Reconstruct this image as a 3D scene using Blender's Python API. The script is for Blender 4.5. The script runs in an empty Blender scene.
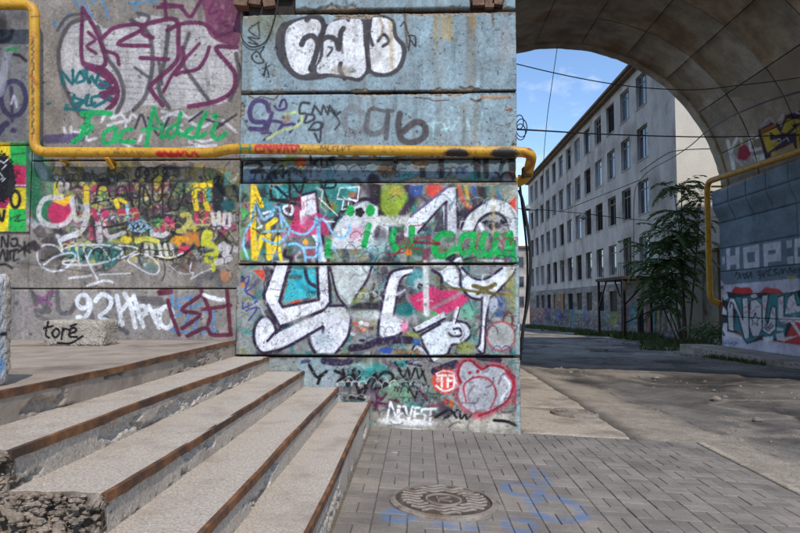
import bpy, bmesh, math, random
import numpy as np
from mathutils import Vector, Matrix

random.seed(7)
RNG = np.random.default_rng(11)
SC = bpy.context.scene
COL = SC.collection
R = math.radians

# ---------------------------------------------------------------- camera
FPX, UC, VC = 630.0, 400.0, 266.5          # focal length and centre in photo pixels (800 x 533)
EYE = 1.40
YAW, PITCH = math.atan(18 / 630), math.atan(35.5 / 630)
cam_d = bpy.data.cameras.new('camera')
cam = bpy.data.objects.new('camera', cam_d)
COL.objects.link(cam)
cam_d.sensor_width = 36.0
cam_d.lens = 36.0 * FPX / 800.0
cam_d.clip_start = 0.05
cam_d.clip_end = 3000
cam.location = (0, 0, EYE)
cam.rotation_euler = (math.pi / 2 + PITCH, 0, YAW)
SC.camera = cam

# ---------------------------------------------------------------- sky and sun
SUN_AZ, SUN_EL = 17.0, 50.0                # degrees; azimuth to the right of straight behind the camera
wd = bpy.data.worlds.new('World')
SC.world = wd
wd.use_nodes = True
nt = wd.node_tree
for n in list(nt.nodes):
    nt.nodes.remove(n)
wo = nt.nodes.new('ShaderNodeOutputWorld')
bg = nt.nodes.new('ShaderNodeBackground')
bg.inputs[1].default_value = 0.15
sky = nt.nodes.new('ShaderNodeTexSky')
sky.sky_type = 'NISHITA'
sky.sun_disc = False
sky.sun_elevation = R(SUN_EL)
sky.sun_rotation = R(180 - SUN_AZ)
sky.air_density = 1.0
sky.dust_density = 0.15
sky.ozone_density = 4.5
tcw = nt.nodes.new('ShaderNodeTexCoord')
mpw = nt.nodes.new('ShaderNodeMapping')
mpw.inputs['Scale'].default_value = (1.0, 1.0, 1.9)
mpw.inputs['Location'].default_value = (0.35, 0.2, 0.43)
nzw = nt.nodes.new('ShaderNodeTexNoise')
nzw.inputs['Scale'].default_value = 5.2
nzw.inputs['Detail'].default_value = 9
nzw.inputs['Roughness'].default_value = 0.62
crw = nt.nodes.new('ShaderNodeValToRGB')
crw.color_ramp.elements[0].position = 0.50
crw.color_ramp.elements[1].position = 0.72
mxw = nt.nodes.new('ShaderNodeMix')
mxw.data_type = 'RGBA'
mxw.inputs[7].default_value = (4.6, 4.9, 5.4, 1)
nt.links.new(tcw.outputs['Generated'], mpw.inputs[0])
nt.links.new(mpw.outputs[0], nzw.inputs[0])
nt.links.new(nzw.outputs['Fac'], crw.inputs[0])
nt.links.new(crw.outputs[0], mxw.inputs[0])
nt.links.new(sky.outputs[0], mxw.inputs[6])
nt.links.new(mxw.outputs[2], bg.inputs[0])
nt.links.new(bg.outputs[0], wo.inputs[0])

sun_d = bpy.data.lights.new('sun', 'SUN')
sun = bpy.data.objects.new('sun', sun_d)
COL.objects.link(sun)
sun_d.energy = 2.1
sun_d.angle = R(0.6)
sun_d.color = (1.0, 0.93, 0.83)
LD = Vector((-math.sin(R(SUN_AZ)) * math.cos(R(SUN_EL)), math.cos(R(SUN_AZ)) * math.cos(R(SUN_EL)), -math.sin(R(SUN_EL))))
sun.rotation_euler = LD.to_track_quat('-Z', 'Y').to_euler()
sun.location = (4, -6, 20)

SC.view_settings.view_transform = 'Standard'
SC.view_settings.look = 'None'
SC.view_settings.exposure = 0.5
SC.view_settings.gamma = 1.0
SC.render.engine = 'CYCLES'
SC.cycles.max_bounces = 8
SC.cycles.diffuse_bounces = 5

# ---------------------------------------------------------------- projection helpers
_rot = np.array(cam.rotation_euler.to_matrix())
def ray(u, v):
    d = _rot @ np.array([(u - UC) / FPX, -(v - VC) / FPX, -1.0])
    return d / d[1]
def at_y(u, v, y):
    d = ray(u, v)
    return Vector((d[0] * y, y, EYE + d[2] * y))
def at_x(u, v, x):
    d = ray(u, v); t = x / d[0]
    return Vector((x, t, EYE + d[2] * t))
def g(x, y):
    x = np.asarray(x, float); y = np.asarray(y, float)
    yy = np.maximum(0, y - 12)
    return -0.05 * np.clip(x - 1.087, -3, 3) - 0.02 * yy * np.clip(yy / 6, 0, 1) - np.where(y > 80, 0, 0)
def at_g(u, v):
    d = ray(u, v); y = EYE / -d[2]
    for _ in range(30):
        z = float(g(d[0] * y, y)); y = (EYE - z) / -d[2]
    return Vector((d[0] * y, y, float(g(d[0] * y, y))))
def proj(P):
    P = np.asarray(P, float) - np.array([0, 0, EYE])
    c = P @ _rot
    w = np.maximum(-c[..., 2], 1e-3)
    return UC + FPX * c[..., 0] / w, VC - FPX * c[..., 1] / w

# ---------------------------------------------------------------- numpy noise
def _hash(ix, iy, s):
    h = (ix.astype(np.int64) * 374761393 + iy.astype(np.int64) * 668265263 + s * 974711) & 0x7fffffff
    h = ((h ^ (h >> 13)) * 1274126177) & 0x7fffffff
    h = h ^ (h >> 16)
    return (h & 0xffff) / 65535.0
def vnoise(x, y, s=0):
    x = np.asarray(x, float); y = np.asarray(y, float)
    ix = np.floor(x); iy = np.floor(y); fx = x - ix; fy = y - iy
    fx = fx * fx * (3 - 2 * fx); fy = fy * fy * (3 - 2 * fy)
    a = _hash(ix, iy, s); b = _hash(ix + 1, iy, s); c = _hash(ix, iy + 1, s); d = _hash(ix + 1, iy + 1, s)
    return (a * (1 - fx) + b * fx) * (1 - fy) + (c * (1 - fx) + d * fx) * fy
def fbm(x, y, s=0, o=4, gain=0.5):
    t = 0; a = 1.0; n = 0
    for k in range(o):
        t = t + a * vnoise(np.asarray(x) * 2 ** k, np.asarray(y) * 2 ** k, s + k * 17); n += a; a *= gain
    return t / n
def sstep(a, b, x):
    t = np.clip((x - a) / (b - a), 0, 1)
    return t * t * (3 - 2 * t)

# ---------------------------------------------------------------- mesh helpers
def mesh_np(name, V, Q, smooth=False, col=None):
    V = np.asarray(V, np.float32); Q = np.asarray(Q, np.int32)
    me = bpy.data.meshes.new(name)
    n = Q.shape[1]
    me.vertices.add(len(V)); me.vertices.foreach_set('co', V.ravel())
    me.loops.add(Q.size); me.loops.foreach_set('vertex_index', Q.ravel())
    me.polygons.add(len(Q)); me.polygons.foreach_set('loop_start', np.arange(0, Q.size, n, dtype=np.int32))
    try:
        me.polygons.foreach_set('loop_total', np.full(len(Q), n, np.int32))
    except Exception:
        pass
    if smooth:
        me.polygons.foreach_set('use_smooth', np.ones(len(Q), bool))
    me.update(calc_edges=True)
    me.validate()
    if col is not None:
        a = me.color_attributes.new('Col', 'FLOAT_COLOR', 'POINT')
        c = np.ones((len(V), 4), np.float32); c[:, :3] = col
        a.data.foreach_set('color', c.ravel())
    return me
class MB:
    """collects polygons and builds ONE mesh object"""
    def __init__(s): s.v = []; s.f = []
    def add(s, vs, fs):
        o = len(s.v); s.v += [tuple(p) for p in vs]; s.f += [tuple(i + o for i in f) for f in fs]; return s
    def box(s, x0, x1, y0, y1, z0, z1, M=None):
        p = [Vector((x, y, z)) for x in (x0, x1) for y in (y0, y1) for z in (z0, z1)]
        if M: p = [M @ q for q in p]
        return s.add(p, [(0, 1, 3, 2), (4, 6, 7, 5), (0, 4, 5, 1), (2, 3, 7, 6), (0, 2, 6, 4), (1, 5, 7, 3)])
    def bevbox(s, x0, x1, y0, y1, z0, z1, b, M=None):
        ps = []
        for zz, ins in ((z0, 0), (z1 - b, 0), (z1, b)):
            ps += [(x0 + ins, y0 + ins, zz), (x1 - ins, y0 + ins, zz), (x1 - ins, y1 - ins, zz), (x0 + ins, y1 - ins, zz)]
        ps = [Vector(p) for p in ps]
        if M: ps = [M @ q for q in ps]
        fs = [(3, 2, 1, 0), (8, 9, 10, 11)]
        for k in (0, 4):
            for i in range(4):
                j = (i + 1) % 4; fs.append((k + i, k + j, k + 4 + j, k + 4 + i))
        return s.add(ps, fs)
    def bar(s, a, b, w, h=None):
        a = Vector(a); b = Vector(b); d = (b - a); L = d.length
        q = d.to_track_quat('X', 'Z').to_matrix().to_4x4(); q.translation = a
        h = h or w
        return s.box(0, L, -w / 2, w / 2, -h / 2, h / 2, q)
    def tube(s, pts, r, n=8, rr=None, cap=True):
        pts = [Vector(p) for p in pts]; o = len(s.v); m = len(pts)
        up = Vector((0, 0, 1)); nrm = None
        for i, p in enumerate(pts):
            t = (pts[min(i + 1, m - 1)] - pts[max(i - 1, 0)]).normalized()
            if nrm is None:
                nrm = t.orthogonal().normalized()
            nrm = (nrm - t * nrm.dot(t)).normalized(); bn = t.cross(nrm)
            q = rr[i] if rr else r
            for k in range(n):
                a = 2 * math.pi * k / n
                s.v.append(tuple(p + (nrm * math.cos(a) + bn * math.sin(a)) * q))
        for i in range(m - 1):
            for k in range(n):
                k2 = (k + 1) % n
                s.f.append((o + i * n + k, o + i * n + k2, o + (i + 1) * n + k2, o + (i + 1) * n + k))
        if cap:
            s.f.append(tuple(o + k for k in range(n))[::-1]); s.f.append(tuple(o + (m - 1) * n + k for k in range(n)))
        return s
    def lathe(s, prof, n=32, c=(0, 0, 0)):
        o = len(s.v); m = len(prof)
        for r, z in prof:
            for k in range(n):
                a = 2 * math.pi * k / n
                s.v.append((c[0] + r * math.cos(a), c[1] + r * math.sin(a), c[2] + z))
        for i in range(m - 1):
            for k in range(n):
                k2 = (k + 1) % n
                s.f.append((o + i * n + k, o + i * n + k2, o + (i + 1) * n + k2, o + (i + 1) * n + k))
        return s
    def mesh(s, name, smooth=False):
        me = bpy.data.meshes.new(name); me.from_pydata(s.v, [], s.f); me.update()
        if smooth:
            for p in me.polygons: p.use_smooth = True
        return me
    def build(s, name, mat, parent=None, smooth=False):
        return obj(name, s.mesh(name, smooth), mat, parent)
def obj(name, me, mat=None, parent=None):
    o = bpy.data.objects.new(name, me); COL.objects.link(o)
    if mat is not None and me is not None and not me.materials: me.materials.append(mat)
    if parent: o.parent = parent
    return o
def tag(o, label=None, cat=None, group=None, kind=None):
    if label: o['label'] = label
    if cat: o['category'] = cat
    if group: o['group'] = group
    if kind: o['kind'] = kind
    return o
def thing(name, label, cat, loc=(0, 0, 0), group=None):
    o = bpy.data.objects.new(name, None); COL.objects.link(o); o.location = loc
    o.empty_display_size = 0.2
    return tag(o, label, cat, group)
def smooth_path(pts, n=6, closed=False):
    P = np.asarray([tuple(p) for p in pts], float)
    if len(P) < 3: return P
    if closed: A = np.vstack([P[-1], P, P[0], P[1]])
    else: A = np.vstack([2 * P[0] - P[1], P, 2 * P[-1] - P[-2]])
    out = []
    for i in range(1, len(A) - 2):
        p0, p1, p2, p3 = A[i - 1], A[i], A[i + 1], A[i + 2]
        for k in range(n):
            t = k / n
            out.append(0.5 * (2 * p1 + (p2 - p0) * t + (2 * p0 - 5 * p1 + 4 * p2 - p3) * t * t + (3 * p1 - p0 - 3 * p2 + p3) * t ** 3))
    out.append(A[-2])
    return np.array(out)
def lin(c):
    c = np.asarray(c, float) / 255.0
    return np.where(c <= 0.04045, c / 12.92, ((c + 0.055) / 1.055) ** 2.4)
def L4(c, k=1.0):
    a = lin(c) * k
    return (float(a[0]), float(a[1]), float(a[2]), 1.0)

# ---------------------------------------------------------------- materials
def new_mat(name, rough=0.85, spec=0.3, metal=0.0):
    m = bpy.data.materials.new(name); m.use_nodes = True
    nt = m.node_tree; b = nt.nodes['Principled BSDF']
    b.inputs['Roughness'].default_value = rough
    b.inputs['Specular IOR Level'].default_value = spec
    b.inputs['Metallic'].default_value = metal
    return m, nt, b
def nz(nt, scale, detail=6, rough=0.6, vec=None, stretch=None):
    n = nt.nodes.new('ShaderNodeTexNoise'); n.inputs['Scale'].default_value = scale
    n.inputs['Detail'].default_value = detail; n.inputs['Roughness'].default_value = rough
    if vec is None:
        geo = nt.nodes.new('ShaderNodeNewGeometry'); vec = geo.outputs['Position']
    if stretch:
        mp = nt.nodes.new('ShaderNodeMapping'); mp.inputs['Scale'].default_value = stretch
        nt.links.new(vec, mp.inputs[0]); vec = mp.outputs[0]
    nt.links.new(vec, n.inputs['Vector'])
    return n
def ramp(nt, src, stops):
    r = nt.nodes.new('ShaderNodeValToRGB'); e = r.color_ramp.elements
    while len(e) < len(stops): e.new(0.5)
    for i, (p, c) in enumerate(stops):
        e[i].position = p; e[i].color = c if len(c) == 4 else (*c, 1)
    nt.links.new(src, r.inputs[0]); return r
def mixc(nt, fac, a, b, mode='MIX'):
    m = nt.nodes.new('ShaderNodeMix'); m.data_type = 'RGBA'; m.blend_type = mode
    for s, v in ((m.inputs[0], fac), (m.inputs[6], a), (m.inputs[7], b)):
        if isinstance(v, (int, float)): s.default_value = v
        elif isinstance(v, tuple): s.default_value = v
        else: nt.links.new(v, s)
    return m.outputs[2]
def bump(nt, b, h, strength=0.3, dist=0.01):
    n = nt.nodes.new('ShaderNodeBump'); n.inputs['Strength'].default_value = strength; n.inputs['Distance'].default_value = dist
    nt.links.new(h, n.inputs['Height']); nt.links.new(n.outputs[0], b.inputs['Normal'])
def mat_noise(name, c1, c2, scale=4, rough=0.85, bs=40, bstr=0.4, bd=0.006, spec=0.3, c3=None, sc3=0.7, p3=(0.5, 0.65), stretch=None, metal=0, lo=0.35, hi=0.65):
    m, nt, b = new_mat(name, rough, spec, metal)
    n = nz(nt, scale, 8, 0.65, stretch=stretch)
    c = ramp(nt, n.outputs['Fac'], [(lo, L4(c1)), (hi, L4(c2))]).outputs[0]
    if c3 is not None:
        n3 = nz(nt, sc3, 7, 0.65)
        f = ramp(nt, n3.outputs['Fac'], [(p3[0], (0, 0, 0)), (p3[1], (1, 1, 1))]).outputs[0]
        c = mixc(nt, f, c, L4(c3))
    sp = nz(nt, bs * 2.2, 3, 0.7)
    f = ramp(nt, sp.outputs['Fac'], [(0.3, (0.72, 0.72, 0.72)), (0.62, (1.1, 1.1, 1.1))]).outputs[0]
    c = mixc(nt, 1.0, c, f, 'MULTIPLY')
    nt.links.new(c, b.inputs['Base Color'])
    bn = nz(nt, bs, 5, 0.65)
    bump(nt, b, bn.outputs['Fac'], bstr, bd)
    return m
def mat_attr(name, rough=0.75, bs=60, bstr=0.25, bd=0.004, spec=0.3, gs=90, lo=0.8, hi=1.1):
    m, nt, b = new_mat(name, rough, spec)
    a = nt.nodes.new('ShaderNodeAttribute'); a.attribute_name = 'Col'
    n = nz(nt, gs, 4, 0.7)
    f = ramp(nt, n.outputs['Fac'], [(0.3, (lo, lo, lo)), (0.65, (hi, hi, hi))]).outputs[0]
    nt.links.new(mixc(nt, 1.0, a.outputs['Color'], f, 'MULTIPLY'), b.inputs['Base Color'])
    bn = nz(nt, bs, 6, 0.65)
    bump(nt, b, bn.outputs['Fac'], bstr, bd)
    return m
M = {}
M['paint'] = mat_attr('painted_concrete')
M['dark_gap'] = mat_noise('joint_dirt', (38, 33, 30), (60, 52, 46), 8)
M['concrete'] = mat_noise('rough_concrete', (150, 136, 120), (186, 172, 152), 3, bs=45, bstr=0.7, bd=0.01, c3=(120, 108, 96), sc3=1.5)
M['vault'] = mat_noise('vault_concrete', (152, 138, 122), (204, 188, 169), 1.6, bs=30, bstr=0.5, bd=0.008, c3=(150, 120, 90), sc3=0.5, p3=(0.5, 0.72))
M['bridge'] = mat_noise('bridge_concrete', (120, 112, 102), (150, 140, 128), 1.2)
M['plaster'] = mat_noise('grey_plaster', (178, 170, 161), (208, 200, 190), 0.9, bs=14, bstr=0.25, c3=(150, 140, 130), sc3=0.3, p3=(0.48, 0.66), stretch=(1, 1, 0.45))
M['white_plaster'] = mat_noise('cream_plaster', (228, 223, 214), (243, 239, 231), 0.6, bs=14, bstr=0.2)
M['frame'] = mat_noise('window_frame', (120, 116, 112), (165, 160, 152), 6)
M['dark_wood'] = mat_noise('dark_wood', (52, 44, 38), (78, 64, 52), 6)
M['canopy'] = mat_noise('dark_canopy', (58, 48, 44), (80, 66, 58), 3)
M['roof'] = mat_noise('roof_felt', (92, 76, 62), (130, 108, 88), 2)
M['rust'] = mat_noise('rusty_steel', (96, 66, 48), (150, 104, 70), 9, rough=0.8, bs=70, bstr=0.7, c3=(80, 62, 52), sc3=3, p3=(0.45, 0.6))
M['iron'] = mat_noise('cast_iron', (126, 116, 106), (160, 149, 137), 14, rough=0.7, bs=70, bstr=0.5, c3=(116, 94, 76), sc3=6, spec=0.5)
M['steel_dark'] = mat_noise('dark_steel', (46, 40, 38), (72, 58, 50), 8, rough=0.6)
M['cable'] = mat_noise('black_cable', (28, 28, 30), (44, 43, 44), 10, rough=0.5)
M['soil'] = mat_noise('bare_soil', (92, 80, 68), (136, 122, 104), 2.5, bs=25, bstr=0.8, bd=0.02, c3=(74, 74, 46), sc3=0.8)
M['grass'] = mat_noise('grass_blade', (70, 84, 42), (106, 116, 66), 2, rough=0.7)
M['leaf'] = mat_noise('leaf_green', (78, 104, 62), (128, 152, 98), 3, rough=0.55)
M['bark'] = mat_noise('tree_bark', (88, 76, 64), (120, 106, 92), 8)
M['brick'] = mat_noise('old_brick', (96, 72, 58), (140, 110, 92), 10, bs=60, bstr=0.6)
M['rubble'] = mat_noise('crumbled_concrete', (100, 88, 77), (172, 156, 139), 16, bs=38, bstr=1.0, bd=0.015, c3=(132, 100, 82), sc3=2.2, p3=(0.55, 0.66))
M['stone'] = mat_noise('stone', (116, 106, 95), (156, 145, 131), 8, bs=50, bstr=0.7)
M['lamp_grey'] = mat_noise('lamp_grey', (150, 150, 148), (176, 176, 172), 8, rough=0.5)
m, nt_, b_ = new_mat('window_glass', 0.06, 0.9)
n_ = nz(nt_, 0.7, 3)
nt_.links.new(ramp(nt_, n_.outputs['Fac'], [(0.35, L4((38, 42, 48))), (0.65, L4((86, 96, 108)))]).outputs[0], b_.inputs['Base Color'])
M['glass'] = m
m, nt_, b_ = new_mat('curtained_glass', 0.1, 0.8)
b_.inputs['Base Color'].default_value = L4((150, 160, 170)); M['glass_pale'] = m
m, nt_, b_ = new_mat('dark_opening', 0.9, 0.1)
b_.inputs['Base Color'].default_value = L4((30, 28, 28)); M['dark'] = m
M['board'] = mat_noise('plywood_board', (150, 96, 44), (178, 124, 66), 4)
# ---------------------------------------------------------------- spray paint: strokes laid on the walls and kept as colour attributes of the wall meshes
SS = 1.7
class Canvas:
    def __init__(s, u0, v0, u1, v1, base, ss=SS, seed=1):
        s.u0, s.v0, s.ss = u0, v0, ss
        s.w = int((u1 - u0) * ss) + 2; s.h = int((v1 - v0) * ss) + 2
        s.C = np.zeros((s.h, s.w, 3)); s.C[:] = np.array(base) / 255.0
        s.V, s.U = np.mgrid[0:s.h, 0:s.w]; s.U = s.U / ss + u0; s.V = s.V / ss + v0
        s.N = vnoise(s.U * 0.9, s.V * 0.9, seed) - 0.5
        s.N2 = fbm(s.U * 0.12, s.V * 0.12, seed + 5, 4)
        s.fr = (0, 0, 1.0); s.clip = None; s.wk = 1.0
    def f(s, x0, y0, k): s.fr = (x0, y0, k)
    def P(s, t):
        if isinstance(t, str): a = np.array([[float(q) for q in p.split(',')] for p in t.split()])
        else: a = np.asarray(t, float)
        return a / s.fr[2] + np.array(s.fr[:2])
    def _blend(s, sl, a, col):
        if s.clip is not None: a = a * s.clip[sl]
        s.C[sl] = s.C[sl] * (1 - a[..., None]) + np.array(col) / 255.0 * a[..., None]
    def _box(s, P, pad):
        i0 = max(0, int((P[:, 1].min() - pad - s.v0) * s.ss)); i1 = min(s.h, int((P[:, 1].max() + pad - s.v0) * s.ss) + 2)
        j0 = max(0, int((P[:, 0].min() - pad - s.u0) * s.ss)); j1 = min(s.w, int((P[:, 0].max() + pad - s.u0) * s.ss) + 2)
        return (slice(i0, i1), slice(j0, j1))
    def s(s, t, w, col, a=0.95, soft=0.8, rough=0.5, closed=False, curve=True):
        P = s.P(t); w = w / s.fr[2] * s.wk
        if closed and not curve: P = np.vstack([P, P[0]])
        if curve: P = smooth_path(P, 5, closed)
        sl = s._box(P, w / 2 + soft + 3.5)
        U = s.U[sl]; V = s.V[sl]
        if U.size == 0: return
        d = np.full(U.shape, 1e9)
        if len(P) == 1: d = np.hypot(U - P[0, 0], V - P[0, 1])
        for i in range(len(P) - 1):
            ax, ay = P[i]; bx, by = P[i + 1]; dx, dy = bx - ax, by - ay; L = dx * dx + dy * dy + 1e-9
            t = np.clip(((U - ax) * dx + (V - ay) * dy) / L, 0, 1)
            d = np.minimum(d, np.hypot(U - ax - t * dx, V - ay - t * dy))
        d = d + s.N[sl] * rough
        if w > 1.6: s._blend(sl, np.clip(1 - d / (w * 0.5 + 2.2), 0, 1) ** 1.5 * 0.30 * a, col)
        s._blend(sl, np.clip((w / 2 - d) / soft + 0.5, 0, 1) * a, col)
    def fill(s, t, col, a=1.0, soft=0.8, curve=False, rough=0.6):
        P = s.P(t)
        if curve: P = smooth_path(P, 4, True)
        sl = s._box(P, soft + 2); U = s.U[sl] + s.N[sl] * rough; V = s.V[sl] + s.N[sl] * rough
        if U.size == 0: return
        ins = np.zeros(U.shape, bool); d = np.full(U.shape, 1e9)
        for i in range(len(P)):
            ax, ay = P[i]; bx, by = P[(i + 1) % len(P)]
            if ay != by:
                c = ((ay > V) != (by > V)) & (U < (bx - ax) * (V - ay) / (by - ay) + ax); ins ^= c
            dx, dy = bx - ax, by - ay; L = dx * dx + dy * dy + 1e-9
            t = np.clip(((U - ax) * dx + (V - ay) * dy) / L, 0, 1)
            d = np.minimum(d, np.hypot(U - ax - t * dx, V - ay - t * dy))
        sd = np.where(ins, d, -d)
        s._blend(sl, np.clip(sd / soft + 0.5, 0, 1) * a, col)
    def blob(s, x, y, rx, ry, col, a=0.9, soft=0.4):
        c = s.P([[x, y]])[0]; rx /= s.fr[2]; ry /= s.fr[2]
        sl = s._box(np.array([[c[0] - rx, c[1] - ry], [c[0] + rx, c[1] + ry]]), 4)
        q = np.hypot((s.U[sl] - c[0]) / rx, (s.V[sl] - c[1]) / ry) + s.N[sl] * 0.3
        s._blend(sl, np.clip((1 - q) / soft + 0.5, 0, 1) * a, col)
    def ell(s, x, y, rx, ry, w, col, **k):
        s.s([[x + rx * math.cos(i * 0.5236), y + ry * math.sin(i * 0.5236)] for i in range(12)], w, col, closed=True, **k)
    def chaos(s, u0, v0, u1, v1, pal, n, seed, wr=(1.5, 6), L=14, a=0.8):
        r = random.Random(seed); fr = s.fr; s.fr = (0, 0, 1)
        for _ in range(n):
            x, y = r.uniform(u0, u1), r.uniform(v0, v1); an = r.uniform(0, 6.28); c = r.choice(pal)
            pts = [[x, y]]
            for k in range(3):
                an += r.uniform(-1.2, 1.2); x += math.cos(an) * L * r.uniform(0.2, 0.5); y += math.sin(an) * L * r.uniform(0.2, 0.5); pts.append([x, y])
            s.s(pts, r.uniform(*wr), c, a=a * r.uniform(0.6, 1), soft=r.uniform(0.6, 2.5))
        s.fr = fr
    def tags(s, u0, v0, u1, v1, cols, n, seed, size=(7, 15), w=(0.7, 1.3), a=0.85):
        r = random.Random(seed); fr = s.fr; s.fr = (0, 0, 1); wk = s.wk; s.wk = 1
        for _ in range(n):
            x, y = r.uniform(u0, u1), r.uniform(v0, v1); h = r.uniform(*size); c = r.choice(cols); ww = r.uniform(*w); sl = r.uniform(-0.25, 0.1)
            q = []; n_ = r.randint(5, 10); ph = r.uniform(0, 6.28); am = h * r.uniform(.25, .5); bx = h * r.uniform(.15, .4); st = h * r.uniform(.16, .3)
            for k in range(n_ * 5):          # one looping scrawl, no letters
                t = k / 5 * 2.9 + ph; am2 = am * (0.55 + 0.7 * float(vnoise(k * 0.23, x, 7)))
                q.append([x + st * k / 5 * 2 + bx * math.cos(t), y + am2 * math.sin(t) + sl * k * 0.3])
            s.s(q, ww, c, a=a * r.uniform(.6, 1), soft=0.7, curve=False)
        s.fr = fr; s.wk = wk
    def grime(s, k=0.25, col=(70, 62, 56), seed=3, sx=0.05, sy=0.05, thr=0.5):
        n = fbm(s.U * sx, s.V * sy, seed, 5, 0.6)
        a = sstep(thr, thr + 0.25, n) * k
        s.C[:] = s.C * (1 - a[..., None]) + np.array(col) / 255.0 * a[..., None]
    def speck(s, col, thr=0.78, a=0.7, seed=9, sc=0.55, mask=None):
        n = fbm(s.U * sc, s.V * sc, seed, 3, 0.6)
        k = sstep(thr, thr + 0.05, n) * a
        if mask is not None: k = k * mask
        s.C[:] = s.C * (1 - k[..., None]) + np.array(col) / 255.0 * k[..., None]
    def weather(s, seed, fine=0.34, wear=0.5, raw=(136, 128, 118), crack=0.45):
        n = fbm(s.U * 0.55, s.V * 0.55, seed, 4, 0.7); m = fbm(s.U * 0.09, s.V * 0.06, seed + 3, 4, 0.6)
        s.C *= (1 + fine * 2.0 * (n - 0.5) + 0.36 * (m - 0.5))[..., None]
        q = fbm(s.U * 0.16, s.V * 0.16, seed + 7, 5, 0.68)
        k = sstep(0.60, 0.68, q) * wear
        s.C[:] = s.C * (1 - k[..., None]) + np.array(raw) / 255.0 * k[..., None]
        r = np.abs(fbm(s.U * 0.05, s.V * 0.05, seed + 11, 4, 0.55) - 0.5)
        s.C *= (1 - crack * (1 - sstep(0.0, 0.006, r)) * (fbm(s.U * 0.03, s.V * 0.03, seed + 13, 2) > 0.5))[..., None]
        d = fbm(s.U * 0.11, s.V * 0.012, seed + 17, 4, 0.6)
        s.C *= (1 - 0.16 * sstep(0.58, 0.76, d) * sstep(0.4, 0.6, m))[..., None]
        np.clip(s.C, 0, 1, out=s.C)
    def sample(s, u, v, k=1.0):
        x = np.clip((np.asarray(u) - s.u0) * s.ss, 0, s.w - 1.001); y = np.clip((np.asarray(v) - s.v0) * s.ss, 0, s.h - 1.001)
        i = y.astype(int); j = x.astype(int); fx = (x - j)[..., None]; fy = (y - i)[..., None]
        C = s.C
        c = (C[i, j] * (1 - fx) + C[i, j + 1] * fx) * (1 - fy) + (C[i + 1, j] * (1 - fx) + C[i + 1, j + 1] * fx) * fy
        return lin(np.clip(c, 0, 1) * 255) * k

BLK = (34, 30, 36); PUR = (44, 34, 54); WHT = (216, 216, 222); GRY = (168, 168, 168); TEAL = (44, 122, 116); TURQ = (66, 172, 186)
MAG = (196, 48, 98); GRN = (24, 158, 76); YEL = (240, 200, 50); RED = (196, 62, 48); LBL = (128, 184, 218)

# ================================================================= the pier
CP = Canvas(228, -45, 530, 445, (142, 162, 170), seed=2)
c = CP
c.wk = 1.12
c.grime(0.35, (120, 130, 132), 4, 0.03, 0.02, 0.42)
c.grime(0.3, (112, 104, 92), 8, 0.10, 0.012, 0.52)
c.f(380, 0, 5.333)
c.s('485,70 487,260 483,470', 44, (118, 104, 84), a=0.6, soft=3)
c.s('300,85 298,250', 26, (176, 140, 82), a=0.45, soft=4); c.s('340,85 342,200', 20, (186, 138, 60), a=0.5, soft=4)
c.s('372,85 374,210', 22, (184, 136, 58), a=0.55, soft=4); c.s('300,200 310,470', 60, (142, 138, 126), a=0.4, soft=8)
c.s('600,60 603,140', 8, (110, 80, 55), a=0.7, soft=2); c.blob(670, 230, 45, 120, (150, 132, 128), 0.35, 0.9)
c.fill('240,205 520,205 520,470 240,470', (128, 148, 158), 0.35, soft=2)
c.s('485,60 500,140', 20, (170, 130, 70), a=0.5, soft=3)
c.s('130,50 140,200 148,250', 10, (92, 74, 58), a=0.8); c.s('110,140 130,120 150,180', 7, BLK, a=0.8)
c.s('153,268 160,206 150,190 188,196 186,246 165,215', 7, (40, 38, 44)); c.s('190,205 192,250', 6, (40, 38, 44))
c.f(230, 0, 5.333)
c.blob(200, 110, 110, 90, (112, 112, 84), 0.6, 0.9); c.blob(110, 90, 60, 50, (120, 112, 92), 0.5, 0.9)
# CAB throw-up
c.f(230, 0, 2.667)
c.fill('150,58 200,44 240,48 262,66 290,46 330,42 355,48 366,42 400,38 438,55 447,95 471,126 462,176 432,202 392,206 370,197 346,218 310,212 266,206 242,212 186,213 150,187 124,146 122,92 136,66', (66, 62, 66), 0.92, curve=True)
c.fill('156,72 176,58 206,50 236,53 246,75 234,96 240,120 236,160 214,192 190,199 164,180 150,140 147,98', (222, 222, 224), curve=True)
c.fill('256,80 268,62 296,52 330,50 352,58 356,110 364,176 346,206 318,204 268,196 236,196 232,178 248,150 250,110', (222, 222, 224), curve=True)
c.fill('372,56 398,46 430,58 436,98 458,130 450,172 426,192 396,194 374,178 368,110', (226, 226, 226), curve=True)
c.f(230, 0, 5.333)
K = (62, 58, 62)
c.s('410,108 430,88 480,98 500,140 486,205', 26, K); c.s('382,238 400,204 440,192 468,232 456,300 430,370', 26, K)
c.s('486,214 524,198 562,212 580,262 590,180 604,152', 24, K); c.s('590,338 586,372 610,420', 20, K); c.s('622,95 632,110', 14, K)
c.s('726,90 738,150 720,240', 16, K, a=0.6); c.s('525,250 545,262 520,300', 8, K); c.s('690,60 745,100 740,180 760,240', 18, K, a=0.9)
c.f(230, 0, 2.667)
c.s('372,50 366,120 370,176', 12, K); c.s('395,110 410,92 424,110 408,124', 7, K); c.s('270,110 292,104 300,140', 6, K, a=0.5)
c.s('400,50 408,76 402,98', 6, (150, 120, 80), a=0.5, soft=2); c.s('332,60 338,110', 8, (186, 182, 178), a=0.8, soft=3); c.s('428,60 432,180', 10, (176, 150, 110), a=0.5, soft=3)
c.blob(300, 190, 30, 14, (150, 138, 122), 0.6, 0.8); c.blob(215, 70, 20, 12, (176, 168, 160), 0.6, 0.9); c.blob(390, 150, 16, 22, (180, 174, 168), 0.7, 0.9)
c.f(230, 0, 5.333)
T = (44, 42, 44)
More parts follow.
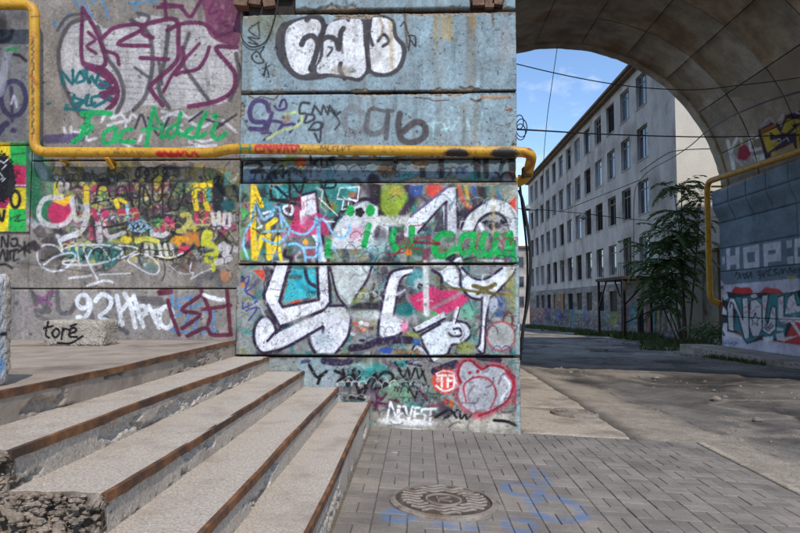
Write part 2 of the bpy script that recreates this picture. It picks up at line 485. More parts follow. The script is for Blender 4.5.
c.s('155,118 100,162 158,206 96,200 150,238 100,226', 6, T); c.s('150,120 158,190', 6, T); c.s('182,252 160,292 180,330 140,336 116,304 140,274 164,296', 7, T); c.s('142,302', 9, T)
c.s('192,340 182,410', 6, T); c.s('172,366 214,350', 6, T); c.s('176,402 196,366 208,412', 6, T); c.s('222,398 236,396 226,406 244,404', 4, T, a=0.6)
# second course tags
c.f(230, 80, 4.847)
P1 = (70, 58, 98)
c.s('188,150 172,108 122,104 96,150 112,200 172,206 160,238 98,236', 20, P1); c.s('216,126 236,146 272,136 268,100 252,100 240,130', 10, P1)
c.s('204,160 178,248', 16, P1); c.s('186,196 252,208 238,244', 13, P1); c.s('262,218 312,216 292,252', 12, P1); c.s('335,200', 16, P1); c.s('80,200', 12, P1); c.s('152,258 202,260 164,290', 9, P1)
c.blob(272, 188, 22, 24, (150, 128, 118), 0.9)
c.s('270,165 336,158 346,200 312,230 240,250 180,286', 12, (184, 204, 136), a=0.8)
B1 = (58, 60, 66)
c.s('384,114 346,112 338,160 372,166 362,208 404,192 406,172 372,166', 10, B1); c.s('398,162 410,124 442,168 452,124 474,166 484,124 512,172 534,156', 9, B1, curve=False)
c.s('382,242 412,206 452,214 430,240 384,242', 9, B1); c.s('442,216 434,302 410,258', 8, B1); c.s('470,130 530,200 510,240', 7, B1, a=0.8)
c.s('636,160 602,132 566,150 552,200 578,250 632,254 660,222', 30, (122, 124, 128), a=0.72, soft=1.6)
c.f(380, 80, 4.848)
c.s('-60,170 -40,140 20,150 62,150', 16, (88, 86, 90), a=0.85); c.s('-60,170 -66,240 -30,262 20,240 38,180', 24, (92, 92, 96), a=0.75, soft=1.4); c.s('40,150 30,282', 20, (84, 82, 86), a=0.85)
c.s('96,165 90,222 106,288 160,302 216,272 214,218 170,206 112,250', 28, (80, 74, 76), a=0.9, soft=1.2); c.s('178,250', 12, (90, 90, 92))
W1 = (176, 214, 216)
for t in ('266,180 256,272', '240,214 304,208 322,250', '330,190 346,242 382,180', '420,190 432,240', '446,168 494,160 480,230', '300,240 330,232', '346,130 350,146', '230,208 262,232'):
    c.s(t, 9, W1, a=0.55, soft=1.5)
BR = (92, 68, 54)
c.s('170,84 230,90 262,102 332,98', 5, BR, curve=False); c.s('440,92 470,106 500,84 560,90 630,84', 7, BR, curve=False); c.fill('470,78 640,74 620,90 500,94', (176, 140, 112), 0.8)
c.s('556,214 600,222 640,204', 4, BR, a=0.6); c.s('610,146 638,142 630,152', 8, (120, 70, 40), a=0.8); c.s('470,110 460,300', 22, (132, 122, 106), a=0.45, soft=4); c.s('408,120 410,300', 26, (136, 132, 120), a=0.35, soft=5)
c.f(230, 80, 4.847)
c.s('90,76 122,92 150,80 212,96 236,74', 6, BR, curve=False, a=0.85); c.s('70,200 100,250', 5, BR, a=0.7); c.s('690,80 700,150', 14, (120, 112, 100), a=0.5, soft=3)
c.fill([[250 * 1, 0], [1400, 0], [1400, 0]], BR, 0)
# recess band, with the shade below the pipe painted into its darker base
c.f(0, 0, 1); c.fill([[228, 157.5], [530, 157.5], [530, 182], [228, 182]], (104, 122, 132), 0.85)
c.f(230, 80, 4.847)
c.s('60,408 132,398 152,424 104,446 160,440', 16, BLK, a=0.85); c.s('236,446 282,382 326,400 350,448', 26, (124, 142, 62), a=0.75, soft=2); c.blob(342, 398, 30, 24, (190, 84, 50), 0.9)
c.s('210,452 252,418 262,450 300,428 346,446', 12, BLK); c.s('390,370 396,420 424,384 402,402 428,420', 8, BLK); c.s('442,380 446,422 472,414 466,386', 8, BLK); c.s('506,374 478,382 502,406 474,422', 8, BLK)
c.f(380, 80, 4.848)
for x, w in ((205, 26), (296, 24), (470, 30), (512, 24), (640, 30)): c.s([[x, 372], [x + 2, 466]], w, (36, 34, 40), a=0.8, soft=2)
c.blob(30, 440, 46, 34, (96, 70, 48), 0.8); c.blob(640, 462, 40, 18, (112, 66, 40), 0.8); c.blob(400, 440, 24, 14, (60, 84, 140), 0.8); c.blob(172, 416, 14, 18, (120, 90, 84), 0.8)
# ---- three lower courses
c.f(0, 0, 1); c.fill([[228, 182], [530, 182], [530, 446], [228, 446]], (126, 130, 126), 0.9)
c.chaos(236, 184, 520, 262, [TEAL, (60, 120, 128), (96, 104, 60), (110, 112, 112), (96, 60, 78), (64, 66, 76), (60, 100, 70), (130, 124, 96), (52, 46, 58)], 220, 4, (2, 8), 22, 0.8)
c.chaos(236, 266, 520, 356, [TEAL, (126, 126, 124), (120, 122, 76), (76, 66, 76), (130, 138, 138), (60, 110, 110), (150, 148, 142), (56, 50, 60)], 230, 5, (2, 7), 20, 0.75)
c.chaos(310, 358, 520, 430, [(66, 118, 112), (120, 120, 118), (104, 128, 104), (128, 120, 112), (80, 58, 70), (140, 140, 132), (60, 56, 62)], 190, 6, (2, 7), 18, 0.7)
c.f(235, 170, 5.333)
c.fill('185,62 560,60 650,92 600,172 560,226 480,246 446,124 340,140 200,176 170,120', TEAL, 0.85, curve=True, soft=2)
for t, w, k in (('200,70 270,130', 40, TURQ), ('490,90 560,75 640,110', 22, (96, 180, 186)), ('300,80 340,120', 30, (52, 104, 106)), ('470,170 520,200', 40, (110, 116, 40)), ('460,140 470,180', 30, (52, 96, 84)), ('180,190 200,240', 36, (62, 150, 170))):
    c.s(t, w, k, a=0.8, soft=2.5)
c.blob(46, 232, 26, 34, (72, 152, 78)); c.blob(44, 330, 24, 30, (72, 152, 78)); c.blob(72, 346, 26, 34, (188, 64, 84)); c.blob(60, 450, 40, 30, (96, 140, 70), 0.8); c.blob(70, 190, 30, 24, (150, 110, 100), 0.8)
c.s('738,55 752,150 764,240', 62, (44, 38, 48), a=0.92, soft=3); c.s('680,80 720,130', 26, (72, 60, 70), a=0.7, soft=3); c.blob(624, 130, 20, 18, (140, 100, 70)); c.blob(96, 60, 22, 16, (40, 70, 140), 0.8)
c.f(375, 170, 5.161)
c.blob(95, 172, 84, 100, (134, 154, 52), 0.95, 0.5); c.blob(110, 110, 40, 24, (176, 150, 60), 0.7); c.s('165,80 190,150 140,230', 34, (52, 40, 66), a=0.85, soft=3); c.s('10,80 15,200 40,240', 26, (40, 34, 44), a=0.85, soft=3)
c.blob(212, 96, 34, 44, (58, 86, 150), 0.85); c.blob(305, 104, 42, 40, (198, 72, 62), 0.9); c.s('428,70 452,150 490,190', 22, (206, 92, 60), a=0.85, soft=2); c.s('470,80 482,180', 16, (214, 168, 70), a=0.85, soft=2); c.s('506,70 516,120', 16, (58, 80, 150), a=0.85, soft=2)
c.s('545,80 560,170', 40, (48, 42, 44), a=0.8, soft=3); c.s('605,80 612,330', 22, (172, 150, 112), a=0.6, soft=3); c.blob(690, 110, 60, 60, (160, 156, 146), 0.7, 0.8); c.fill('690,170 738,130 738,240 720,220', (206, 66, 52), 0.9); c.s('632,110 650,150', 10, (70, 110, 160), a=0.8)
# first big letter: U
OUT = PUR
c.f(235, 170, 5.333)
c.fill('345,135 435,112 447,260 470,400 494,540 440,540 430,380 395,330 345,300', WHT)
c.f(235, 255, 5.073)
c.fill('200,30 278,30 226,236 240,264 425,225 412,-30 462,-30 480,250 470,272 240,362 214,350 140,212', WHT, soft=0.7)
c.fill('282,60 418,60 422,208 246,240 262,170', (56, 172, 184), 0.92); c.s('300,90 330,150 400,190', 24, (36, 132, 150), a=0.8, soft=2); c.s('265,110 330,112', 20, (70, 96, 100), a=0.8); c.s('352,50 370,130 412,162', 16, (48, 44, 66)); c.s('280,60 420,62', 22, (52, 100, 100), a=0.7, soft=2); c.s('290,240 330,236', 12, (196, 72, 52))
c.s('204,40 146,200 150,230 220,352', 15, OUT, curve=False); c.s('276,50 226,236 242,264 424,226 414,0', 13, OUT, curve=False); c.s('470,-20 484,240 450,285 230,362', 13, OUT, curve=False)
c.f(235, 170, 5.333)
c.s('342,138 432,114 446,250 480,430', 12, OUT, curve=False); c.s('345,135 350,210', 10, (150, 40, 80)); c.s('268,430 262,460 300,470 290,540', 16, OUT, curve=False)
c.f(235, 255, 5.073)
c.fill('170,432 240,384 440,292 486,258 560,262 586,320 566,420 512,496 420,498 378,440 380,404 220,486 150,496', (206, 206, 212), curve=False)
c.blob(152, 405, 56, 92, WHT, 1.0, 0.06); c.ell(152, 405, 57, 93, 13, OUT); c.fill('150,440 230,392 250,460 160,498', (204, 204, 210))
c.s('165,436 232,374 450,278', 11, OUT); c.s('160,496 262,466 424,376 446,366 446,392', 13, OUT); c.s('374,404 380,450 404,494', 13, OUT); c.s('484,260 556,262 588,318 578,400 546,456 512,496', 12, OUT)
c.blob(444, 430, 50, 44, (174, 190, 200), 0.7, 0.8); c.blob(330, 330, 90, 24, (176, 178, 176), 0.6, 0.8); c.blob(160, 360, 20, 30, (190, 196, 204), 0.8, 0.8)
c.fill('488,62 692,60 664,140 600,232 556,250 514,200', (182, 188, 186), 0.95, curve=True); c.s('484,70 516,194 560,258', 10, OUT); c.s('694,60 668,130 604,222', 10, OUT); c.s('600,240 660,170', 14, (128, 130, 70), a=0.8)
c.s('590,280 640,262 712,262', 34, (46, 44, 48), a=0.9, soft=2); c.s('590,472 660,462 730,436', 32, PUR, a=0.95); c.blob(644, 434, 18, 9, PUR); c.fill('590,320 700,320 700,400 590,400', (150, 136, 128), 0.7, soft=3)
for x, y, k in ((610, 350, (190, 90, 70)), (640, 344, WHT), (628, 380, (150, 80, 60)), (668, 350, (210, 200, 190)), (690, 372, (90, 60, 60)), (600, 400, WHT), (650, 375, (220, 140, 110))): c.blob(x, y, 14, 10, k)
c.s('480,290 560,296 720,304', 40, (178, 184, 180), a=0.6, soft=4); c.s('705,150 690,230 720,190', 12, (60, 58, 50))
c.fill('92,78 152,76 150,132', (204, 74, 52)); c.blob(60, 300, 50, 60, (150, 150, 146), 0.7, 0.8)
BLU = (62, 56, 132)
c.s('18,142 72,110 52,184 104,152', 7, BLU); c.s('58,192 112,232 40,272', 7, BLU); c.s('40,240 36,270', 6, BLU); c.s('58,282 112,268 70,332', 7, BLU); c.blob(38, 150, 12, 12, (210, 120, 60)); c.blob(88, 188, 10, 12, (200, 120, 70))
c.blob(100, 150, 26, 40, (96, 98, 104), 0.6, 0.8); c.s('215,430 200,480', 4, BLK, a=0.4)
# second big letter
c.f(235, 170, 5.333)
c.fill('500,420 520,330 560,262 620,202 700,166 764,196 760,262 820,282 820,420', (200, 202, 206), 0.95, soft=1.5); c.s('508,336 540,262 600,196 690,154 764,176', 16, OUT); c.s('766,300 752,360', 20, (60, 52, 66), a=0.85, soft=2)
c.fill('335,150 352,290 430,228 492,262 504,340 430,344 340,356 296,330 310,240', MAG, 0.78, soft=2, curve=True); c.blob(390, 270, 40, 30, (176, 70, 110), 0.7, 0.7); c.blob(370, 400, 60, 50, (140, 120, 130), 0.6, 0.8); c.blob(400, 440, 44, 34, (150, 70, 84), 0.8); c.blob(376, 384, 16, 16, (204, 150, 60))
c.blob(646, 340, 40, 40, (206, 150, 168), 0.8, 0.7); c.s('640,376 690,350', 8, WHT); c.blob(280, 350, 36, 30, (196, 120, 140), 0.7)
c.blob(665, 225, 22, 24, BLK)
for a_ in range(5): c.blob(665 + 18 * math.cos(a_ * 1.257), 225 + 18 * math.sin(a_ * 1.257), 9, 9, BLK)
c.s('195,50 202,152 340,156', 12, (34, 34, 38)); c.s('196,66 282,148', 12, (34, 34, 38)); c.s('290,48 294,150', 11, (34, 34, 38)); c.s('304,66 346,122 372,46', 11, (34, 34, 38)); c.s('190,158 346,186', 12, (34, 34, 38)); c.s('455,60 512,216', 11, (26, 30, 34)); c.s('456,96 528,92 534,58 488,60 482,84', 10, (26, 30, 34))
c.fill('250,186 318,190 312,268 250,262', (50, 44, 54), 0.9); c.s('262,196 304,196 300,236 268,226', 13, WHT, closed=True); c.s('150,230 190,224 196,240', 12, (220, 224, 228)); c.s('120,262 140,306 124,270', 10, (210, 214, 220)); c.blob(180, 260, 60, 40, (60, 70, 84), 0.6, 0.8)
c.s('152,232 188,222 200,240 168,250', 10, (222, 226, 230)); c.s('122,310 142,298', 9, (210, 214, 220))
Y = YEL
c.s('100,88 96,250 104,470', 27, Y); c.s('98,86 142,190', 24, Y); c.s('106,466 148,348', 26, Y); c.s('176,300 182,470', 25, Y); c.s('184,466 232,362', 25, Y); c.s('176,296 216,266', 24, Y); c.s('236,420 246,480', 16, Y); c.s('150,350 180,380', 14, Y)
B = LBL
c.s('70,474 46,400 56,330 90,270 110,190 150,262 180,250 232,196 250,300', 11, B); c.s('150,328 284,330 222,392 146,366', 11, B); c.s('246,240 300,322 372,342 420,300 432,250', 11, B); c.s('452,410 452,272 484,274 520,336 566,362 608,330 612,296', 11, B); c.s('368,414 436,414 432,464 376,466', 11, B, closed=True, curve=False); c.s('270,400 330,394 366,426 378,494', 11, B); c.s('438,256 452,480', 12, B); c.s('480,420 520,410 548,460', 9, B, a=0.7)
c.s('560,96 662,90 654,162 544,154', 6, (226, 232, 232), closed=True, curve=False); c.s('582,150 570,212 604,204 606,150 646,170', 6, (226, 232, 232), curve=False); c.s('448,150 548,244', 5, (226, 232, 232)); c.s('480,274 530,276', 5, (226, 232, 232))
for t in ('690,400 720,440 740,390', '700,430 780,400 800,380', '730,450 760,410 790,440', '700,380 730,420', '770,440 800,420', '640,460 680,450'): c.s(t, 6, (96, 184, 196), a=0.8)
c.f(375, 170, 5.161)
c.s('-10,262 120,262 280,246', 46, (192, 192, 188), a=0.85, soft=3)
c.fill('150,300 180,240 372,92 424,88 428,330 358,330 348,190 232,312 200,360 150,360', (204, 206, 212), 0.95); c.s('186,238 366,96 392,84', 9, (90, 70, 110), a=0.8); c.s('222,322 346,184 372,164', 9, OUT); c.s('422,100 428,330', 9, OUT); c.s('366,166 364,330', 10, OUT); c.fill('362,180 374,170 376,330 362,330', (90, 84, 100), 0.7); c.fill('300,320 352,210 354,320', (70, 60, 76), 0.9)
c.s('466,330 508,244 570,196 640,186 700,232 716,330', 56, (204, 206, 206)); c.s('436,320 476,232 556,170 566,168', 12, OUT); c.s('700,196 724,250 734,320', 8, (120, 116, 116), a=0.7); c.s('512,320 546,252 612,220 670,250 692,330', 11, OUT); c.fill('524,318 550,262 612,230 664,256 684,320', (150, 146, 150), 0.8, curve=True)
for x, y in ((574, 276), (600, 292), (628, 286), (656, 274)): c.blob(x, y, 13, 17, BLK)
c.s('556,272 600,266', 8, BLK); c.s('640,300 670,270', 8, BLK); c.s('540,280 556,310', 16, WHT); c.s('610,190 612,330', 16, (168, 152, 120), a=0.6, soft=2)
c.blob(30, 340, 36, 40, (60, 56, 60), 0.7, 0.7); c.blob(30, 400, 60, 44, (150, 176, 176), 0.7, 0.8); c.s('430,320 434,400', 30, (156, 160, 160), a=0.8, soft=2); c.fill('440,310 510,310 490,400 440,400', (104, 92, 104), 0.6, soft=2)
G = GRN
c.s('95,318 88,370 112,414', 30, G); c.s('190,300 186,390 150,396', 30, G); c.s('392,332 344,332 306,384 322,440 372,440 412,408', 30, G); c.s('504,334 456,342 440,400 470,436 504,400', 28, G); c.s('510,330 506,410 544,440', 26, G); c.s('566,330 548,400 582,440 610,424', 28, G); c.s('628,334 620,404 650,438 684,410 692,330', 27, G); c.s('700,326 712,430 732,470', 25, G)
c.f(235, 170, 5.333); c.blob(615, 216, 23, 30, G, 1, 0.15); c.blob(722, 216, 25, 32, G, 1, 0.15); c.s('714,296 688,404', 28, G); c.s('502,382 492,456', 28, G); c.s('484,460 520,470', 12, (120, 190, 140), a=0.6)
c.f(375, 170, 5.161)
RS = (160, 52, 58)
c.s('58,436 160,420 232,350 332,376', 7, RS); c.s('80,462 150,402 262,420 250,472', 7, RS); c.s('196,352 286,344', 8, RS); c.s('176,290 240,284', 5, RS); c.s('204,370 330,382', 12, (110, 44, 50)); c.blob(174, 426, 18, 16, (226, 120, 40)); c.blob(160, 372, 26, 26, (104, 84, 70), 0.8)
c.s('370,460 410,440 400,480 450,500', 10, BLK); c.s('430,470 520,450', 6, OUT); c.blob(330, 480, 50, 20, (214, 216, 220), 0.8); c.blob(600, 476, 90, 14, (210, 212, 214), 0.7)
# B4 right half
c.f(375, 255, 5.077)
c.fill('104,80 186,64 196,92 130,132 98,310 170,342 162,376 60,432 18,402 38,232 72,102', WHT); c.s('186,64 110,76 72,106 38,232 16,402 60,432 166,378', 12, OUT); c.s('192,94 130,130 96,308', 11, OUT); c.s('96,308 170,340', 5, (150, 140, 160)); c.blob(150, 360, 20, 40, (226, 130, 160), 0.8, 0.6)
c.blob(150, 280, 44, 36, (28, 112, 112)); c.blob(220, 120, 50, 44, (74, 140, 144)); c.blob(224, 146, 28, 28, (170, 176, 176)); c.blob(228, 158, 14, 16, (36, 36, 42)); c.s('120,190 150,200 120,230', 10, (60, 52, 60)); c.s('110,200 150,180', 12, WHT)
c.fill('168,214 300,156 330,180 420,178 482,220 440,262 330,312 270,280 210,284 196,260', MAG, 0.88, soft=2.5); c.s('280,280 440,190', 16, (140, 150, 140), a=0.6, soft=2); c.s('256,40 262,300', 26, (190, 192, 188), a=0.9, soft=1.5); c.fill('190,372 350,286 362,322 240,388 210,388', (196, 198, 202)); c.s('196,376 220,390 356,322', 9, OUT); c.s('290,290 310,300', 16, (80, 150, 90))
c.fill('228,412 320,352 400,338 466,350 486,400 440,450 390,454 372,490 292,540 250,494', (200, 206, 210), curve=True); c.s('330,350 240,402 232,420 262,490 290,540', 11, OUT); c.s('400,336 462,346 488,400 440,452 392,456 372,500', 11, OUT); c.s('376,396 392,412 436,408 430,374 400,376', 10, OUT); c.s('420,270 396,360', 13, (206, 206, 210)); c.s('432,268 408,350', 5, OUT); c.s('184,500 206,464 240,480', 14, (210, 214, 220)); c.s('180,510 200,460 230,456 262,490', 9, OUT)
c.fill('290,70 340,80 436,10 440,150 402,164 340,120', (208, 212, 216), 0.96, curve=True); c.s('290,76 336,110 336,168', 14, OUT); c.s('376,20 428,74 434,150', 12, OUT); c.fill('444,60 492,112 566,122 650,60 716,60 690,120 600,204 556,224 484,212 444,160', (202, 206, 210), 0.95); c.s('440,64 494,114 560,122 644,68', 10, OUT); c.s('430,152 484,214 556,226 602,204 692,112 716,70', 10, OUT)
c.fill('544,216 586,212 562,332 552,496 508,466 532,452 540,330', WHT); c.s('544,216 540,330 530,450 506,466', 9, OUT); c.s('588,214 564,332 554,496 508,466', 9, OUT)
OL = (92, 82, 44)
c.s('320,160 420,172 540,190 730,206', 11, OL); c.s('500,156 560,170 610,150', 18, OL); c.s('520,196 610,146', 14, OL); c.s('530,170 600,196', 14, OL)
c.blob(640, 262, 56, 50, (56, 72, 112), 0.8); c.blob(600, 250, 24, 40, (200, 206, 210), 0.7); c.blob(470, 290, 40, 40, (104, 170, 140), 0.7); c.blob(690, 200, 30, 120, (160, 152, 90), 0.55, 0.8); c.ell(676, 330, 24, 40, 10, (98, 60, 44)); c.blob(640, 412, 70, 72, (162, 162, 158), 0.96, 0.12); c.ell(640, 412, 72, 74, 8, (152, 82, 84)); c.blob(620, 420, 40, 40, (150, 150, 146), 0.5, 0.9)
c.blob(186, 424, 44, 34, (142, 142, 70), 0.8); c.s('20,446 90,430 176,432', 36, PUR, a=0.92, soft=1.2); c.blob(62, 484, 40, 16, (44, 76, 150)); c.blob(210, 440, 24, 18, (50, 90, 150)); c.s('90,490 220,492', 12, (150, 110, 60), a=0.8); c.blob(460, 470, 50, 30, (140, 146, 76), 0.8); c.blob(500, 390, 16, 40, (60, 110, 90), 0.7); c.blob(20, 260, 20, 30, (54, 50, 60), 0.7)
c.s('0,300 80,320 200,330', 34, (176, 178, 176), a=0.5, soft=4); c.s('-40,310 0,306', 40, (180, 182, 180), a=0.5, soft=4)
# B5
c.f(300, 345, 3.478)
c.fill('-10,40 130,40 140,200 -10,200', (150, 164, 170), 0.75, soft=3); c.blob(215, 100, 50, 30, (50, 140, 136), 0.8); c.blob(270, 90, 40, 26, (54, 138, 130), 0.8); c.blob(340, 160, 60, 40, (116, 160, 120), 0.6); c.blob(180, 76, 60, 14, (150, 160, 160), 0.7)
c.fill('250,235 770,262 770,330 250,330', (168, 160, 146), 0.7, soft=6); c.blob(640, 262, 120, 30, (186, 178, 164), 0.8)
c.s('85,54 130,60 172,54', 24, (52, 44, 70)); c.s('10,58 30,56', 12, (70, 70, 96)); c.s('470,92 540,66', 26, PUR); c.s('370,60 420,74', 8, PUR); c.s('620,40 690,50', 22, PUR)
K = (24, 24, 28)
c.s('32,70 60,112 92,92', 9, K); c.s('62,134 72,104', 8, K); c.s('122,90 152,106 134,126', 9, K); c.s('150,86 166,142 190,84', 8, K); c.s('184,88 196,128 206,92', 8, K); c.s('188,120 214,176 232,150', 9, K); c.s('204,170 266,98 252,152 312,132 322,104 292,94 274,118 300,136', 9, K); c.s('146,176 222,190', 9, K)
for t in ('340,78 360,112 374,84 384,118 402,80 414,116 430,90', '334,118 352,136 370,124 386,146 402,120 432,142', '380,150 400,182 408,150', '330,60 352,90', '420,80 440,130'): c.s(t, 5, K)
M5 = (86, 36, 62)
c.s('270,152 264,222', 8, M5); c.s('252,200 302,206', 8, M5); c.s('258,160 280,190 300,170', 7, M5); c.s('420,158 442,192', 7, M5); c.s('440,216 486,208', 10, (120, 60, 70), a=0.7); c.s('310,190 340,196', 8, M5, a=0.7)
c.blob(505, 126, 45, 44, (214, 72, 58), 0.95, 0.2); c.s('474,100 500,90 540,98', 4, WHT); Wt = (236, 228, 224)
for t in ('478,106 508,106', '493,106 493,144', '514,146 514,106 530,106', '514,124 527,124', '536,104 536,146', '552,104 538,124 554,146'): c.s(t, 6.5, Wt, curve=False)
c.s('474,142 504,160 544,146', 6, Wt); c.blob(480, 120, 8, 10, Wt, 0.6)
c.s('560,130 550,100 562,64 592,54 632,84 662,70 712,84 742,130 722,192 672,226 622,246 576,220 550,180', 26, (168, 72, 84), closed=True, a=0.6, soft=4)
c.fill('560,130 550,100 562,66 592,57 632,86 662,72 710,86 738,130 720,190 670,224 622,242 576,218 552,180', (170, 170, 174), 0.96, curve=True); c.s('560,130 550,100 562,64 592,54 632,84 662,70 712,84 742,130 722,192 672,226 622,246', 7, (140, 34, 52)); c.s('578,196 570,142 610,112 660,122 682,170 662,222', 5, (160, 50, 66)); c.blob(590, 96, 7, 6, (150, 40, 60)); c.blob(618, 92, 6, 7, (150, 40, 60)); c.s('700,100 730,140 700,190', 8, (206, 206, 210), a=0.8); c.blob(640, 190, 40, 24, (150, 150, 154), 0.5, 0.9)
c.s('724,100 752,140 748,200', 14, (150, 36, 52), a=0.8, soft=3)
Nv = (232, 232, 232)
for t in ('302,258 315,198 336,256 342,212', '358,214 346,214 342,260 362,260', '343,238 357,238', '366,214 378,262 392,214', '414,218 399,218 398,262 417,262', '398,239 412,239', '440,222 424,224 421,238 436,246 432,262 418,264', '436,222 472,222', '455,222 452,270'): c.s(t, 6.5, Nv, curve=False, soft=0.7)
for x, y, rx in ((300, 262, 26), (370, 270, 60), (430, 272, 46), (330, 268, 40)): c.blob(x, y, rx, 9, (222, 222, 220), 0.75, 0.8)
c.s('470,252 520,226 544,252', 7, K); c.s('548,226 500,258', 7, K); c.s('556,232 560,256 576,240 580,258 596,240', 7, K); c.blob(506, 196, 10, 12, (160, 40, 40)); c.blob(526, 202, 8, 14, (196, 90, 50)); c.s('676,262 720,266 752,280', 9, K); c.blob(620, 236, 20, 6, (170, 60, 60), 0.8)
c.f(0, 0, 1)
c.s([[517.5, 185], [518, 430]], 3.5, (150, 172, 176), a=0.6, soft=1.5); c.s([[239.5, 185], [239, 355]], 3, (140, 140, 132), a=0.6, soft=1.5)
c.chaos(240, 186, 516, 356, [(52, 46, 56), (196, 196, 196), (70, 66, 74), (150, 150, 146), (90, 84, 90)], 150, 78, (0.5, 1.5), 16, 0.7)
c.chaos(330, 360, 516, 425, [(40, 36, 42), (90, 56, 70), (170, 170, 168), (60, 80, 84)], 80, 79, (0.6, 1.5), 14, 0.75)
c.tags(242, 196, 505, 262, [(36, 34, 40), (200, 200, 204), (44, 90, 110), (150, 60, 70), (60, 56, 62)], 16, 501, a=0.75)
c.tags(242, 280, 500, 352, [(36, 34, 40), (190, 190, 190), (60, 60, 110), (60, 56, 62)], 13, 502, (6, 11), a=0.7)
c.tags(330, 372, 400, 412, [(30, 28, 34), (90, 40, 66), (40, 90, 92), (200, 200, 200)], 14, 503, (6, 11), a=0.8)
c.tags(245, 168, 505, 180, [(30, 28, 34), (60, 60, 70), (70, 100, 110)], 9, 504, (8, 13), (1, 1.8))
c.tags(420, 20, 500, 140, [(120, 138, 146), (110, 124, 130)], 5, 505, (8, 14), a=0.6)
lowm = sstep(182, 190, CP.V)
CP.C *= np.where(CP.V < 182, 1.03, 1.05)[..., None]
CP.weather(400, fine=0.19, wear=0.22)
CP.C[:] = np.clip(np.where(lowm[..., None] > 0, (CP.C - 0.45) * 1.14 + 0.46, CP.C), 0, 1)
c.speck((206, 204, 196), 0.755, 0.6, 21, 0.60, lowm); c.speck((78, 72, 68), 0.765, 0.65, 33, 0.55); c.speck((140, 132, 120), 0.70, 0.45, 40, 0.22, 0.3 + 0.7 * lowm)
for vv in (92, 264, 356.5, 182.5): c.s([[236, vv], [522, vv]], 3.0, (74, 66, 60), a=0.6, soft=2, rough=2)
c.s([[236, 12], [522, 12]], 4.0, (112, 92, 76), a=0.7, soft=2, rough=4)

# ================================================================= the wall to the left of the pier
CL = Canvas(-110, -45, 242, 350, (142, 133, 124), seed=3)
c = CL
c.wk = 1.22
c.grime(0.4, (120, 112, 104), 14, 0.02, 0.025, 0.45); c.grime(0.3, (104, 96, 90), 19, 0.07, 0.015, 0.52)
c.f(0, 0, 1); c.fill([[-110, -45], [26.5, -45], [26.5, 141], [-110, 141]], (104, 104, 108), 0.8, soft=1)
c.f(0, 0, 2.9625)
for t in ('205,-20 252,42', '232,-20 274,52', '296,-20 322,52', '268,10 300,-10', '376,12 464,4', '160,60 165,80', '205,40 180,80', '400,-10 404,30'): c.s(t, 6, (86, 132, 172), a=0.75)
c.fill('180,120 214,66 262,52 296,74 312,84 380,66 430,46 520,58 600,76 702,140 704,230 676,300 600,312 500,322 430,312 352,338 270,332 204,282 174,190', (186, 181, 180), 0.92, curve=True)
for k in range(60):
    y = 60 + k * 4.4; x = 180 + (k * 97) % 380; c.s([[x, y], [x + 60 + (k * 31) % 90, y + 3]], 2.5, (136, 128, 128), a=0.5)
Gr = (78, 73, 76)
for t, w in (('262,52 204,76 174,150 186,240 226,326 252,350', 9), ('290,80 312,160 352,222 366,282 346,334', 9), ('388,60 440,100 452,190 432,282 396,326', 9), ('408,40 440,50 430,80', 8), ('500,80 488,180 470,260 500,320', 9), ('560,100 540,180 590,260 620,300', 8), ('470,180 480,250', 7), ('700,160 708,230 680,296', 9), ('250,40 200,50 170,90', 6), ('400,200 440,230', 6)): c.s(t, w * 1.15, Gr, a=0.85, soft=1.4)
c.fill('600,-20 700,-20 712,60 706,130 660,128 618,100 606,40', (112, 54, 82), 0.9, curve=True, soft=1.5)
V1 = (100, 40, 74)
for t, w in (('244,24 246,188 312,190 286,96 244,24', 10), ('262,96 282,118 258,138 284,158', 8), ('250,190 312,210 346,256 342,300 318,326', 12), ('270,200 330,240 300,250 346,270 300,280 340,300', 14), ('304,112 340,82 410,72 424,86 350,130 444,136', 10), ('304,150 344,162 352,190', 9), ('416,172 498,176', 10), ('452,112 424,100 424,78 462,64 522,60 528,120 524,180 470,232 446,262 482,312', 11), ('496,90 540,70 600,70 640,100', 10), ('700,140 640,142 676,190 696,220 690,268 640,300 560,316', 11), ('620,140 610,170 586,204 540,214 520,220 545,180 540,140', 9), ('590,130 520,208 484,272', 8), ('480,14 532,20 562,50 584,20 602,-12', 9), ('488,-8 492,52', 9), ('468,22 540,18', 9), ('640,-10 620,40 660,30 640,70 690,60', 7), ('650,60 690,90 640,110', 7)): c.s(t, w, V1, a=0.92)
for x, y in ((660, 20), (680, 60), (640, 80)): c.blob(x, y, 6, 10, (140, 110, 120), 0.5)
TQ = (32, 100, 104)
for t in ('188,252 184,214 214,248 216,208', '224,240 236,214 250,236 228,246', '256,222 264,246 272,226 282,246 292,220', '286,250 300,262 320,252 296,240', '220,282 214,308 246,300 222,290', '228,320 250,300 256,284', '262,282 256,312 282,306', '296,284 272,290 280,316 326,290', '192,322 240,326 270,330', '200,325 196,312'): c.s(t, 7, TQ)
c.blob(250, 214, 13, 10, TQ); c.blob(142, 308, 5, 4, TQ)
for t in ('190,380 200,420', '210,376 214,420 240,400 220,390', '240,380 238,420', '262,380 256,414 284,410', '330,350 360,340 380,360 390,340 410,350', '320,372 370,360 372,380', '480,350 530,330 560,350 600,330', '520,380 560,400 600,420 640,410', '560,420 610,440', '660,356 700,392', '480,330 540,346', '540,440 640,430', '300,360 320,330 340,350', '360,420 400,440 420,400', '500,340 480,380 540,370', '560,360 600,376 640,350'): c.s(t, 7, (206, 204, 208), a=0.8)
for t in ('400,380 420,340 440,400', '440,350 470,400 500,350', '600,330 560,360', '640,380 700,340', '600,350 660,370'): c.s(t, 6, (52, 46, 58), a=0.8)
c.s('140,412 240,408', 22, (72, 60, 96), a=0.75, soft=2)
